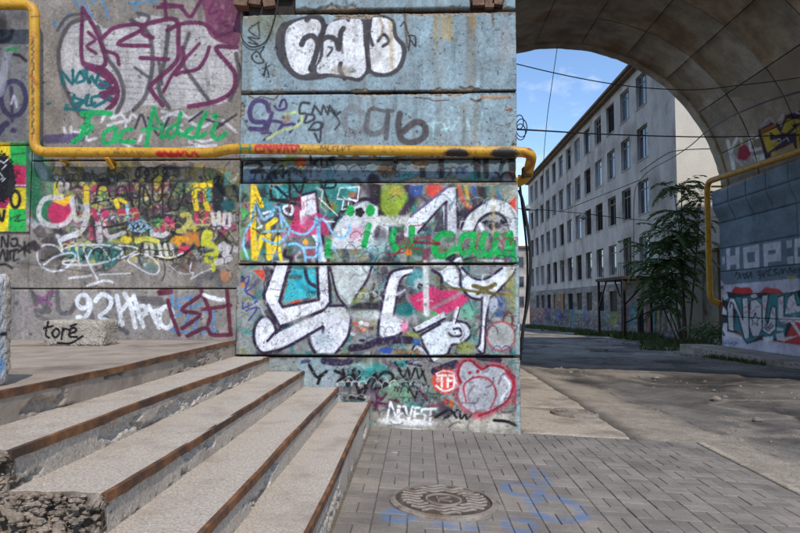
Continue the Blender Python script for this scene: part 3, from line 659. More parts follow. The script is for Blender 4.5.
c.f(60, 100, 4.444)
for t, w in (('98,62 160,56 224,60', 19), ('136,62 112,120 92,164 60,186', 20), ('92,122 144,118 120,150', 13), ('238,122 198,146 194,190 236,182 250,128 246,186', 14), ('318,128 280,142 268,182 328,186', 15), ('418,38 400,110 382,216', 17), ('366,132 432,126', 12), ('418,38 436,100', 10), ('456,106 450,164 476,160', 13), ('510,112 476,140 490,170 520,140', 13), ('536,60 522,130 534,156 560,146', 14), ('562,136 588,124 556,158 596,168', 13), ('652,56 618,120 612,166 648,150', 15), ('694,104 676,150 700,174 738,148', 15), ('690,74', 24)): c.s(t, w, (30, 160, 88))
# lower colourful band
c.f(0, 0, 1); c.fill([[26, 158], [242, 158], [242, 181], [26, 181]], (136, 128, 120), 0.7)
c.chaos(48, 166, 226, 186, [(60, 56, 50), (150, 130, 60), (70, 66, 60), (130, 120, 60), (50, 44, 48)], 60, 31, (2, 6), 16, 0.7)
PAL = [(214, 188, 66), (84, 134, 86), (184, 62, 100), (206, 200, 198), (58, 52, 52), (176, 168, 80), (164, 154, 146), (178, 74, 104), (104, 122, 82), (70, 64, 62), (150, 142, 136), (66, 60, 60), (90, 110, 84), (190, 170, 80), (60, 56, 54)]
c.chaos(60, 184, 229, 244, PAL, 420, 8, (1.6, 5.5), 13, 0.9)
c.chaos(70, 238, 226, 262, [(44, 110, 108), (190, 190, 190), (60, 52, 50), (150, 140, 120), (200, 190, 90)], 90, 9, (1.4, 4), 12, 0.75)
c.chaos(100, 225, 228, 250, PAL, 90, 12, (1.5, 5), 12, 0.8)
c.chaos(62, 184, 229, 258, [(44, 40, 42), (196, 190, 192), (40, 36, 40), (52, 48, 50), (84, 78, 78), (60, 70, 54)], 210, 77, (0.7, 1.7), 26, 0.85)
c.s([[34, 150], [36, 190], [44, 214]], 18, (36, 104, 68), a=0.9, soft=5); c.s([[44, 160], [50, 190]], 10, (96, 130, 110), a=0.6, soft=4); c.s([[33, 156], [44, 176]], 7, (140, 150, 150), a=0.7, soft=2)
c.f(30, 175, 7.619)
c.blob(230, 292, 92, 100, (202, 46, 94), 0.97, 0.2); c.fill('170,200 320,150 322,220 290,216 270,240 220,222', (240, 186, 50), 0.95); c.s('200,70 196,150 240,160', 30, (206, 196, 60), a=0.8); c.s('120,60 150,140', 40, (96, 130, 96), a=0.7, soft=2); c.s('100,60 110,150', 30, (90, 84, 80), a=0.7, soft=2)
c.s('240,170 120,180 72,250 76,330 140,378 220,386 290,350 330,280 318,180', 30, (206, 198, 200), a=0.9, soft=1.2); c.s('430,210 432,330 380,430 250,490', 34, (206, 200, 202), a=0.9); c.s('340,300 350,346 400,330 430,280', 26, (206, 200, 202), a=0.85); c.s('560,340 680,320', 20, (206, 200, 204), a=0.8); c.s('520,360 530,500', 40, (206, 198, 200), a=0.85); c.s('0,350 60,400 100,370', 44, (176, 172, 174), a=0.85, soft=2); c.s('560,380 600,470 720,440', 26, (206, 200, 202), a=0.8); c.s('40,430 80,400 100,440 60,460 180,466', 30, (92, 84, 82), a=0.8)
c.s('430,100 430,200', 34, (236, 202, 50), a=0.9); c.blob(560, 120, 40, 40, (220, 196, 60), 0.9); c.blob(560, 160, 30, 40, (90, 150, 80), 0.9); c.s('650,190 670,240', 30, (236, 202, 50)); c.s('690,190 730,210', 22, (236, 202, 50)); c.blob(730, 496, 40, 30, (228, 200, 60)); c.blob(576, 300, 30, 30, (200, 54, 98)); c.blob(700, 290, 40, 34, (200, 54, 98)); c.s('480,270 510,340', 30, (190, 60, 96))
K = (40, 36, 38)
c.s('500,200 520,90 580,80 604,150 600,200', 10, K); c.s('470,220 540,200 640,180', 9, K); c.s('660,150 668,100 720,90 746,150', 10, K); c.s('600,170 740,160 790,240', 12, K); c.s('560,400 640,390 740,360', 10, K); c.blob(570, 50, 50, 34, K, 0.9)
c.s('738,236 752,330', 22, (150, 204, 232)); c.s('752,330 720,336', 14, (150, 204, 232)); c.s('208,460 232,530', 18, (190, 214, 232))
c.f(130, 175, 7.273)
for t in ('-8,60 14,220 60,250 74,80 60,160 30,170', '104,70 98,190 138,226 146,180 110,90', '168,60 168,180 220,186 244,60 232,60 240,260 224,316 204,300', '340,60 284,180 290,240 340,252 384,170 392,70 402,170 440,206 596,194 680,186', '120,250 130,320', '330,330 326,400 290,470 220,500 150,450', '290,60 300,90'): c.s(t, 10, K)
c.s('484,246 468,150 480,94 540,80 548,110 552,200 566,246', 32, (238, 206, 40)); c.s('500,90 600,60', 40, (238, 200, 40)); c.blob(515, 84, 20, 18, (246, 190, 30)); c.s('572,100 572,180', 26, (70, 160, 150)); c.s('520,130 522,190', 22, (140, 60, 70)); c.s('644,40 640,150 646,240', 66, (38, 40, 42), a=0.95, soft=2); c.blob(716, 218, 54, 44, (30, 86, 96)); c.s('710,0 712,60', 44, (100, 160, 150), a=0.8); c.s('720,90 724,150', 40, (160, 150, 100), a=0.7)
c.blob(60, 372, 74, 52, (160, 206, 230), 0.95, 0.3); c.s('20,370 40,390 60,372 80,392 100,376', 8, (50, 60, 80)); c.s('30,420 70,424', 10, (40, 44, 56)); c.s('100,360 160,390 150,410', 16, (160, 206, 230))
c.s('600,286 616,384', 24, (220, 214, 216)); c.s('646,276 650,380', 24, (220, 214, 216)); c.s('604,340 650,332', 20, (220, 214, 216)); c.s('690,290 682,366 722,370 726,284', 22, (216, 208, 214)); c.s('380,290 420,290 430,340 380,400 350,410', 30, (196, 182, 96), a=0.9); c.s('440,300 460,360 560,370', 22, (190, 180, 120), a=0.9); c.s('480,290 490,340', 30, (196, 64, 104)); c.s('560,280 540,340', 26, (190, 70, 104)); c.s('30,270 32,300', 60, (190, 60, 80), a=0.8); c.s('280,330 300,360', 50, (200, 62, 106), a=0.9); c.s('190,390 240,380', 36, (200, 62, 106)); c.s('200,340 200,360', 50, (80, 150, 90), a=0.9)
c.s('160,430 240,440 270,420', 30, (210, 206, 204), a=0.9); c.s('270,400 420,470', 12, K); c.s('550,500 556,420 590,420 570,480 600,500', 22, (196, 196, 70)); c.blob(450, 440, 60, 30, (200, 120, 60), 0.8); c.blob(380, 480, 60, 30, (232, 160, 50), 0.9)
c.f(120, 225, 6.667)
c.s('552,130 560,60 590,44 604,80 570,130 640,150 640,190 580,200 580,240 630,240 640,190', 22, (204, 204, 60)); c.s('620,300 632,240', 26, (200, 200, 70)); c.blob(400, 100, 60, 30, (236, 160, 44)); c.blob(432, 164, 44, 34, (226, 66, 100)); c.blob(424, 130, 18, 16, (90, 60, 70)); c.s('470,120 500,80 520,130', 24, (220, 130, 50), a=0.8); c.s('230,214 330,232 430,196 490,140', 12, (44, 40, 42)); c.s('240,204 330,220 420,188', 8, (226, 222, 220)); c.s('690,130 670,150 720,150 700,200 730,220 650,250', 34, (210, 204, 206), a=0.9); c.s('110,110 180,90 250,110', 26, (212, 204, 90)); c.blob(40, 96, 40, 26, (226, 204, 60)); c.s('520,410 540,350 660,340 660,400', 40, (96, 94, 98), a=0.7, soft=3); c.blob(700, 340, 34, 40, (196, 130, 90), 0.8); c.s('420,280 480,250 460,310', 40, (104, 80, 72), a=0.7, soft=3); c.s('340,280 420,230 380,300', 20, (90, 80, 76), a=0.7)
for x in (170, 210, 260, 300, 340): c.s([[x, 130], [x + 12, 200]], 18, [(216, 206, 196), (110, 84, 76), (226, 206, 120), (60, 52, 52), (196, 196, 190)][x % 5], a=0.85)
WL = (216, 216, 222)
c.s('474,360 490,320 466,310 476,250', 7, WL, a=0.8); c.s('478,358 540,320 606,292', 7, WL, a=0.8); c.s('330,270 400,320 480,326', 6, WL, a=0.6); c.s('70,214 130,190 206,214 262,276 240,326 180,318 100,270 54,240 62,214', 8, WL); c.blob(168, 266, 12, 12, WL); c.blob(200, 290, 44, 30, (70, 110, 110), 0.5, 0.9)
c.s('-10,136 60,140 116,160 60,200 -10,226', 8, WL)
c.f(0, 215, 6.154)
c.s('400,236 470,240 560,240 660,200 720,230', 60, (46, 112, 108), a=0.65, soft=3); c.s('380,260 420,280 520,260', 30, (46, 44, 46), a=0.8, soft=2)
for t in ('600,290 620,230 650,290 680,240', '690,230 700,300 720,250', '440,280 470,230 500,280'): c.s(t, 14, (40, 116, 108), a=0.85)
c.blob(330, 240, 90, 50, (70, 62, 60), 0.65, 0.8); c.blob(300, 160, 50, 20, (60, 54, 54), 0.7)
for t, w in (('392,238 346,192 276,184 230,226 246,306 320,346 404,328 464,262 446,234 392,240 330,262 268,306', 9), ('400,204 470,186 640,184 736,206 750,236 690,276 560,306 404,304 396,284 470,280', 9), ('470,190 492,324', 9), ('512,200 548,300 600,392', 10), ('540,262 566,214 622,198 674,272', 8), ('352,128 384,210', 14), ('380,150 410,130 470,130', 18), ('424,388 560,374', 10), ('610,366 800,360', 8), ('540,436 640,404 694,414', 12)): c.s(t, w, WL, a=0.85)
for t in ('8,196 16,134 44,198 52,128', '74,150 102,146 104,182 78,192 66,172', '-6,278 18,214 34,280', '44,218 48,280', '62,222 62,276', '72,220 112,212', '88,220 84,280 118,272', '-10,308 36,304 74,326', '112,186 184,230', '150,168 152,262', '112,228 176,184'): c.s(t, 11, (30, 28, 30))
c.s('170,210 210,170 220,210 240,200', 22, (52, 46, 48), a=0.85, soft=2); c.blob(200, 190, 40, 26, (56, 50, 52), 0.7); c.s('90,290 160,300 560,352', 5, (80, 72, 66), a=0.6); c.s('90,300 150,260', 16, (150, 150, 154), a=0.6, soft=2); c.blob(150, 300, 60, 24, (96, 88, 84), 0.5, 0.9)
# lower course: 92NKPTO
c.f(0, 0, 1); c.fill([[-110, 290], [242, 290], [242, 350], [-110, 350]], (148, 142, 138), 0.6)
c.f(20, 220, 3.556)
for t, w in (('50,268 104,322 56,322', 14), ('112,258 80,330', 14), ('132,256 140,324 176,330 196,300', 14), ('60,340 110,360', 12), ('312,256 320,300', 16), ('410,300 400,280 500,282', 14), ('40,250 56,300', 12), ('330,300 300,340 380,400', 14), ('440,290 520,300', 16), ('250,330 260,360', 14)): c.s(t, w, (92, 86, 88), a=0.8, soft=1.5)
for t in ('56,302 82,280 116,252', '66,270 110,300'): c.s(t, 9, (128, 78, 118), a=0.8)
WN = (228, 230, 234)
c.ell(224, 290, 20, 24, 13, WN)
for t in ('246,282 250,310 236,340 206,346', '268,288 292,264 322,280 318,312 284,346 346,366', '344,270 364,372', '396,282 360,322', '372,262 392,300 410,380', '404,270 438,378', '398,316 440,306 446,330 424,346', '440,334 492,322', '458,306 494,382'): c.s(t, 13, WN)
c.ell(520, 346, 24, 38, 13, WN)
BL2 = (84, 134, 186)
for t in ('540,262 544,310 570,300', '552,290 600,276 590,310 560,312', '610,270 604,310 640,300', '545,340 600,330 580,380 540,390 560,400', '600,340 640,330 620,390 660,380', '660,330 690,330 680,400', '560,400 700,396', '650,280 670,310'): c.s(t, 7, BL2, a=0.8)
MR = (96, 38, 56)
c.s('498,258 534,254', 18, MR); c.s('526,286 540,340 566,408', 11, MR); c.s('642,268 576,320 640,336 576,386 612,360', 11, MR); c.s('644,250 676,330 668,372', 11, MR); c.s('736,252 748,400', 11, MR); c.s('650,318 748,304', 11, MR); c.s('596,412 660,384 684,408 750,408', 12, MR); c.s('654,266 690,280 724,284', 11, (236, 236, 238)); c.blob(684, 276, 16, 8, (236, 236, 238))
c.f(0, 270, 4.1); c.blob(68, 136, 9, 9, (70, 50, 70)); c.s('100,100 110,200', 20, (160, 140, 150), a=0.4, soft=4); c.blob(60, 180, 30, 100, (118, 112, 110), 0.6, 0.9)
# painted board
c.f(0, 130, 4.845)
c.fill('-560,62 126,62 126,490 -560,490', (40, 166, 74)); c.fill('-560,62 48,62 50,130 40,490 -560,490', (232, 204, 40)); c.fill('40,172 126,172 126,276 40,276', (190, 44, 96)); c.fill('40,280 126,280 126,382 40,382', (222, 196, 44)); c.fill('-40,300 70,290 30,380 -40,380', (176, 40, 90)); c.blob(8, 232, 70, 118, (22, 20, 24), 1, 0.12); c.ell(74, 336, 22, 40, 12, (26, 24, 26)); c.s('-8,400 10,440 22,390', 12, (26, 24, 26)); c.s('50,430 100,410 70,440 120,436', 5, (30, 70, 40)); c.s('86,420 90,446', 5, (30, 70, 40))
for t in ('0,150 20,160 40,140', '10,190 30,170', '0,210 16,230 4,240', '76,268 122,268', '10,250 24,236'): c.s(t, 5, (216, 222, 226), curve=False)
c.s('60,120 120,112', 5, (30, 90, 50)); c.s('80,180 100,250', 26, (170, 30, 60), a=0.6, soft=3)
# upper left panel
c.f(0, 0, 3.553)
c.ell(48, 350, 44, 62, 15, (56, 50, 80)); c.s('40,310 44,430', 10, (56, 50, 80)); c.blob(48, 464, 12, 10, (56, 50, 80)); c.s('-10,480 10,450 24,440', 18, (56, 50, 80)); c.s('30,180 0,330', 24, (146, 148, 158), a=0.7, soft=2); c.s('24,178 60,172', 10, (50, 130, 80)); c.s('48,194 70,198 92,216', 8, (30, 28, 30)); c.s('-10,150 30,140 44,110', 14, (44, 44, 48), a=0.8, soft=2); c.blob(0, 100, 30, 40, (40, 40, 44), 0.8, 0.7); c.s('40,370 50,340 60,380', 6, (170, 170, 180))
c.clip = None
CL.tags(62, 190, 222, 262, [(36, 32, 36), (206, 202, 204), (40, 36, 40), (90, 60, 80), (60, 90, 100), (210, 200, 120)], 34, 511, (6, 13), (0.7, 1.5))
CL.tags(50, 172, 215, 184, [(40, 36, 38), (60, 54, 52), (120, 110, 60)], 12, 512, (8, 12), (1, 1.8))
CL.weather(430, fine=0.22, wear=0.18, raw=(124, 116, 108))
CL.speck((96, 88, 82), 0.78, 0.5, 5, 0.5); CL.speck((196, 190, 184), 0.76, 0.35, 6, 0.5)

# ================================================================= side wall across the passage, vault foot, factory plinth, pipes
CR = Canvas(690, 95, 804, 372, (108, 124, 138), ss=3.0, seed=5)
c = CR
c.grime(0.3, (104, 118, 130), 3, 0.08, 0.05, 0.45)
c.f(0, 0, 1); c.fill([[690, 95], [804, 95], [804, 158], [722, 190], [690, 196]], (168, 153, 137), 1, soft=0.6)
c.f(715, 105, 6.659)
WK = (240, 238, 240)
c.s('84,240 104,320 130,450', 24, WK); c.s('146,222 104,310', 20, WK); c.s('110,330 200,420', 20, (196, 190, 196)); c.s('172,226 180,260', 18, (220, 214, 196)); c.fill('160,290 190,260 236,290 240,330 200,370 150,360', (176, 44, 72), 0.95); c.s('170,300 230,320', 8, (110, 70, 80)); c.s('230,214 270,210 280,220', 18, WK); c.s('234,214 240,300 300,290', 22, WK); c.s('200,380 240,400 250,320', 20, (190, 180, 188), a=0.9); c.fill('250,340 330,320 330,370 270,400', WK, 0.9); c.fill('256,230 300,220 306,280 256,280', (150, 130, 110), 0.8)
PD = (58, 34, 62)
c.fill('286,170 400,104 440,150 470,70 560,40 600,40 600,300 540,310 520,260 420,300 340,370 320,300', PD, 0.95); c.fill('304,190 400,140 440,190 400,204 366,180 366,230 440,250 350,320', (198, 170, 60), 0.97); c.fill('440,180 480,90 566,96 566,120 510,130 520,150 470,190', (196, 172, 64), 0.97); c.fill('500,190 566,130 566,300 548,290 540,180', (192, 168, 60), 0.95); c.fill('300,170 400,120 420,150 310,190', (170, 110, 60), 0.9); c.fill('370,330 520,250 534,310 400,362', (176, 150, 110), 0.95); c.fill('370,320 400,300 420,360 380,362', (190, 170, 90), 0.95); c.s('306,140 360,90 400,120', 14, (196, 186, 196)); c.s('430,100 450,70', 14, (196, 186, 196)); c.s('540,50 566,60', 14, (200, 190, 200))
for t in ('400,240 430,226 440,250', '450,240 480,220 490,244', '380,250 400,230'): c.s(t, 6, (220, 214, 210))
c.f(710, 235, 8.889)
WH = (206, 206, 218)
for t in ('142,124 178,118 178,190 226,182 226,112 262,106 262,300 234,304 232,262 180,268 182,308 150,312', '292,110 436,82 440,288 300,304', '470,78 630,52 634,230 516,240 516,280 480,284', '678,50 728,42 730,110 684,118', '684,196 740,188 740,258 690,264', '748,34 830,20 830,250 752,256'): c.fill(t, WH, 0.96, soft=0.4, rough=0.2)
DB = (104, 120, 134)
c.fill('328,156 396,146 400,236 334,244', DB, 0.97, soft=0.4, rough=0.2); c.fill('514,140 584,132 586,164 516,172', DB, 0.97, soft=0.4, rough=0.2); c.fill('778,108 830,100 830,190 780,192', DB, 0.97, soft=0.4, rough=0.2); c.fill('104,196 132,192 132,258 106,262', WH, 0.85, soft=0.5); c.fill('30,190 88,182 88,312 34,316', (170, 176, 188), 0.5, soft=1)
KB = (26, 26, 34)
for t in ('226,370 240,330 262,370 246,390', '270,340 276,390', '290,340 310,390 320,340 296,360', '330,335 336,385 360,340 350,330', '366,330 372,380', '420,330 450,320 430,360 460,350 440,390', '470,320 478,370 500,310', '500,330 540,300 512,350 548,360', '560,310 596,300 570,330 600,340 566,360', '610,350 640,300 640,345', '650,340 664,300 690,340', '700,330 710,290 730,330', '740,320 770,300 744,330 780,326', '790,310 830,296'): c.s(t, 9, KB)
c.fill('30,400 100,400 130,440 180,440 460,414 830,380 830,1200 -100,1200 -100,420', (206, 198, 214), 0.97, soft=0.8); c.fill('0,390 70,396 100,430 60,460 20,460', (206, 198, 214), 0.9); c.blob(726, 378, 38, 14, (190, 176, 60)); c.s('50,480 60,454 80,486', 7, KB); c.s('90,484 120,452', 7, KB); c.s('92,456 122,482', 7, KB); c.s('30,470 40,480', 7, KB)
c.f(710, 285, 7.611)
RD = (204, 46, 44); TL = (58, 142, 150)
c.fill('30,470 690,540 690,620 30,620', (196, 186, 202), 0.8); c.fill('40,240 60,130 90,120 96,190 80,236', RD); c.fill('160,60 190,10 240,20 300,18 330,50 300,70 210,70', RD); c.fill('380,56 420,20 470,24 520,30 560,60 690,70 690,460 560,440 300,400 180,370 240,420 130,390 100,360 140,110 190,84', RD, 0.9)
c.fill('96,90 130,50 250,70 350,60 420,60 520,70 690,40 690,290 640,260 560,430 480,420 380,420 280,450 220,360 100,390 80,330 60,250 90,190', (28, 28, 36), 0.92)
c.fill('110,100 240,90 300,80 420,110 430,70 560,70 660,60 690,120 690,240 600,240 560,400 470,410 400,380 330,420 280,440 220,360 180,340 200,200', TL, 0.9)
WN2 = (224, 216, 220)
c.fill('140,340 132,160 152,100 186,104 250,260 244,100 290,96 300,400 262,410 206,220 178,160 184,350', WN2); c.fill('300,240 306,120 352,108 392,150 396,330 372,392 322,392 304,330', WN2, curve=True); c.fill('398,80 446,72 420,260 440,300 470,160 500,170 500,340 452,380 404,350', WN2); c.fill('520,90 562,80 562,240 640,230 690,240 690,290 630,270 560,300 520,260', WN2); c.fill('600,90 640,60 660,150 690,160 690,200 600,220 572,220', WN2); c.fill('600,270 640,280 690,360 690,400', WN2); c.fill('100,290 150,290 130,350 200,370 250,400 240,420 120,390 92,340', WN2); c.fill('90,220 100,160 130,200 130,230', WN2); c.fill('400,396 480,390 480,424 404,430', WN2); c.fill('480,320 560,330 560,350 482,346', WN2); c.fill('500,370 560,360 570,400 690,380 560,430 510,420', WN2); c.fill('90,80 130,60 140,100 110,120', WN2); c.fill('600,36 650,30 650,48 604,54', WN2)
OT = (26, 26, 34)
for t in ('138,350 130,160 152,98 188,102 250,262 244,98 290,94 302,400', '184,350 178,160 210,220 262,412', '300,240 306,120 352,106 394,150 398,330 372,394 322,394 302,330', '398,80 446,70 420,260 440,300 470,160 502,170 502,340 452,382 402,350', '518,90 564,78 562,240 690,240', '330,270 344,210 356,270', '420,300 440,330 470,290', '412,320 440,350 480,310', '150,170 160,130 180,150', '600,90 640,60 662,150 690,160'): c.s(t, 8, OT, curve=False)
c.fill('344,212 354,250 378,252 358,272 364,306 344,288 320,304 328,272 310,250 334,248', (232, 226, 228)); c.s('344,212 354,250 378,252 358,272 364,306 344,288 320,304 328,272 310,250 334,248', 5, OT, closed=True, curve=False)
c.ell(336, 84, 30, 20, 10, OT); c.blob(336, 84, 26, 16, WN2)
for t in ('255,170 300,164', '306,166 330,200 350,164', '356,166 400,162', '408,164 420,190 430,160', '262,210 290,204', '300,205 322,215', '530,100 540,150 556,110', '520,270 560,280 600,270', '520,300 560,290 600,300', '610,110 640,140 620,160', '640,180 660,210', '470,200 490,230', '580,160 600,190'): c.s(t, 5, (190, 60, 60), a=0.8)
BS = (96, 104, 150)
for t in ('56,420 90,430 60,450', '100,420 104,456 130,420', '140,424 150,456 170,426', '180,430 210,440 180,456', '60,440 200,446'): c.s(t, 7, BS, a=0.7)
for t in ('0,500 60,510', '80,505 150,520', '170,512 260,528'): c.s(t, 16, (200, 120, 150), a=0.6, soft=1)
c.s('290,524 460,534', 14, (120, 90, 140), a=0.6, soft=1)

CR.weather(460, fine=0.12, wear=0.06, raw=(140, 140, 142), crack=0.2)
CR.C *= 1.0
CB = Canvas(520, 268, 700, 345, (146, 138, 130), ss=2.6, seed=6)
c = CB
c.grime(0.4, (110, 102, 96), 3, 0.2, 0.08, 0.42); c.grime(0.25, (176, 168, 160), 13, 0.3, 0.1, 0.5)
c.chaos(526, 305, 690, 334, [(150, 150, 150), (120, 90, 130), (90, 130, 150), (160, 110, 90), (70, 66, 74), (190, 180, 170), (100, 130, 90), (60, 60, 70), (150, 120, 120)], 300, 17, (0.8, 3), 6, 0.75)
c.f(525, 295, 6.667)
for x, y, rx, ry, k in ((40, 135, 22, 50, (186, 104, 66)), (105, 130, 22, 44, (176, 92, 90)), (150, 120, 20, 40, (120, 64, 120)), (150, 156, 22, 12, (30, 90, 110)), (240, 130, 40, 40, (52, 92, 160)), (236, 150, 30, 20, (90, 60, 130)), (310, 140, 18, 50, (40, 140, 150)), (285, 170, 16, 34, (190, 120, 70)), (370, 110, 16, 50, (120, 160, 120)), (405, 130, 16, 50, (120, 110, 160)), (440, 80, 18, 40, (200, 190, 150)), (590, 140, 34, 60, (150, 160, 60)), (540, 130, 20, 60, (110, 130, 130)), (675, 130, 18, 60, (160, 70, 90)), (715, 140, 22, 80, (70, 150, 160)), (660, 190, 16, 30, (60, 56, 70))): c.blob(x, y, rx, ry, k, 0.85, 0.5)
for k in range(26): c.blob(200 + (k * 53) % 300, 170 + (k * 29) % 40, 5, 7, (52, 48, 60), 0.8)
c.chaos(526, 300, 690, 336, [(70, 66, 70), (150, 144, 140), (120, 112, 112), (96, 100, 116), (130, 110, 96), (176, 170, 164)], 420, 18, (0.5, 1.8), 6, 0.8)
c.f(640, 290, 8.889)
for x, w, k in ((8, 12, (40, 120, 140)), (36, 10, (200, 190, 190)), (60, 16, (120, 80, 110)), (90, 22, (70, 140, 160)), (120, 18, (90, 170, 180)), (70, 20, (190, 80, 60)), (160, 14, (200, 190, 90)), (185, 12, (70, 60, 80)), (205, 12, (170, 160, 90)), (230, 14, (110, 80, 100)), (256, 12, (200, 190, 150)), (280, 12, (90, 80, 70)), (300, 12, (190, 180, 100)), (340, 12, (210, 210, 214))): c.s([[x + 14, 110 + x % 40], [x, 200], [x - 6 + x % 12, 360]], w, k, a=0.8, soft=0.8)
for k in range(40): c.blob(150 + (k * 67) % 200, 90 + (k * 37) % 70, 9, 8, [(190, 186, 200), (90, 84, 110), (150, 140, 170), (60, 56, 60)][k % 4], 0.75)

CB.weather(480, fine=0.4, wear=0.35, raw=(112, 104, 97))
CB.C *= 0.9
CY = Canvas(-10, -20, 560, 190, (216, 162, 44), ss=2.0, seed=8)
c = CY
c.grime(0.4, (176, 122, 36), 3, 0.05, 0.05, 0.45); c.grime(0.6, (120, 70, 40), 9, 0.25, 0.25, 0.62)
c.speck((130, 78, 40), 0.70, 0.7, 3, 0.5); c.speck((236, 190, 90), 0.74, 0.6, 13, 0.4)
c.f(380, 80, 4.848); c.blob(372, 358, 60, 26, (36, 32, 34), 0.95, 0.3); c.blob(604, 356, 66, 28, (36, 32, 34), 0.95, 0.3); c.blob(730, 332, 14, 8, (120, 40, 30)); c.s('690,350 740,400 690,450', 20, (150, 84, 30), a=0.8, soft=2)
c.f(230, 80, 4.847)
RP = (186, 40, 48)
for t in ('50,314 52,352', '96,316 96,350', '50,332 100,330'): c.s(t, 8, (40, 120, 96))
for t in ('150,316 124,322 128,350 156,346', '164,350 170,314 186,340', '196,316 196,350 214,332', '226,314 236,350 250,316', '262,350 270,314 284,348', '296,314 306,350 330,320', '130,322 330,318'): c.s(t, 10, RP)
for t in ('332,320 342,342 356,322', '366,340 372,342', '384,340 388,344', '436,340 444,320 452,336 462,320 466,340', '476,322 474,342 490,340', '498,342 500,322 514,324', '524,322 520,342 536,338', '544,322 546,342 558,324', '566,322 590,320', '578,322 576,342'): c.s(t, 4.5, (70, 44, 24))
c.f(100, 150, 4.848)
for t in ('290,8 274,18 296,30', '304,30 310,8 330,26', '344,8 340,30 360,28', '372,30 378,8 390,30 402,8', '414,8 436,34 456,12 480,40', '280,20 400,18'): c.s(t, 11, (204, 34, 36))
for t in ('66,20 70,8 80,18 88,8 92,20', '104,20 110,10', '120,10 134,18', '146,20 150,8 164,18', '180,8 186,20', '196,10 210,16'): c.s(t, 5, (110, 70, 26))
c.f(0, 0, 3.553)
for k in range(26):
    y = 128 + k * 14; c.s([[112 + (k * 7) % 10, y], [120 - (k * 5) % 8, y + 7], [112 + (k * 3) % 12, y + 12]], 4.5, (48, 40, 32) if k % 5 else (140, 50, 40), a=0.85)
c.s('110,60 140,58', 4, (130, 80, 30)); c.s('108,270 130,300', 10, (170, 80, 40), a=0.6, soft=1.5)
# ---------------------------------------------------------------- ground, road, pavement
def struct(name, me, mat, parent=None):
    o = obj(name, me, mat, parent)
    if not parent: o['kind'] = 'structure'
    return o
def grid_faces(nx, ny, mask=None):
    i, j = np.meshgrid(np.arange(nx - 1), np.arange(ny - 1), indexing='ij')
    a = (i * ny + j).ravel()
    Q = np.stack([a, a + ny, a + ny + 1, a + 1], 1)
    if mask is not None: Q = Q[mask.ravel()]
    return Q
def sheet(name, xs, ys, zf, mat, kind=True, colf=None, smooth=True, parent=None):
    X, Y = np.meshgrid(xs, ys, indexing='ij'); Z = zf(X, Y)
    V = np.stack([X.ravel(), Y.ravel(), Z.ravel()], 1)
    me = mesh_np(name, V, grid_faces(len(xs), len(ys)), smooth, None if colf is None else colf(X, Y, Z).reshape(-1, 3))
    return struct(name, me, mat, parent)
def steps(a, b, n, p=1.0): return a + (b - a) * np.linspace(0, 1, n) ** p

sheet('ground', np.concatenate([steps(-600, -10, 12)[:-1], np.linspace(-10, 30, 21), steps(30, 600, 12)[1:]]),
      np.concatenate([steps(-300, -4, 8)[:-1], np.linspace(-4, 90, 48), steps(90, 1500, 14)[1:]]),
      lambda X, Y: np.maximum(g(X, np.minimum(Y, 90)), -3) - 0.16, M['soil'])

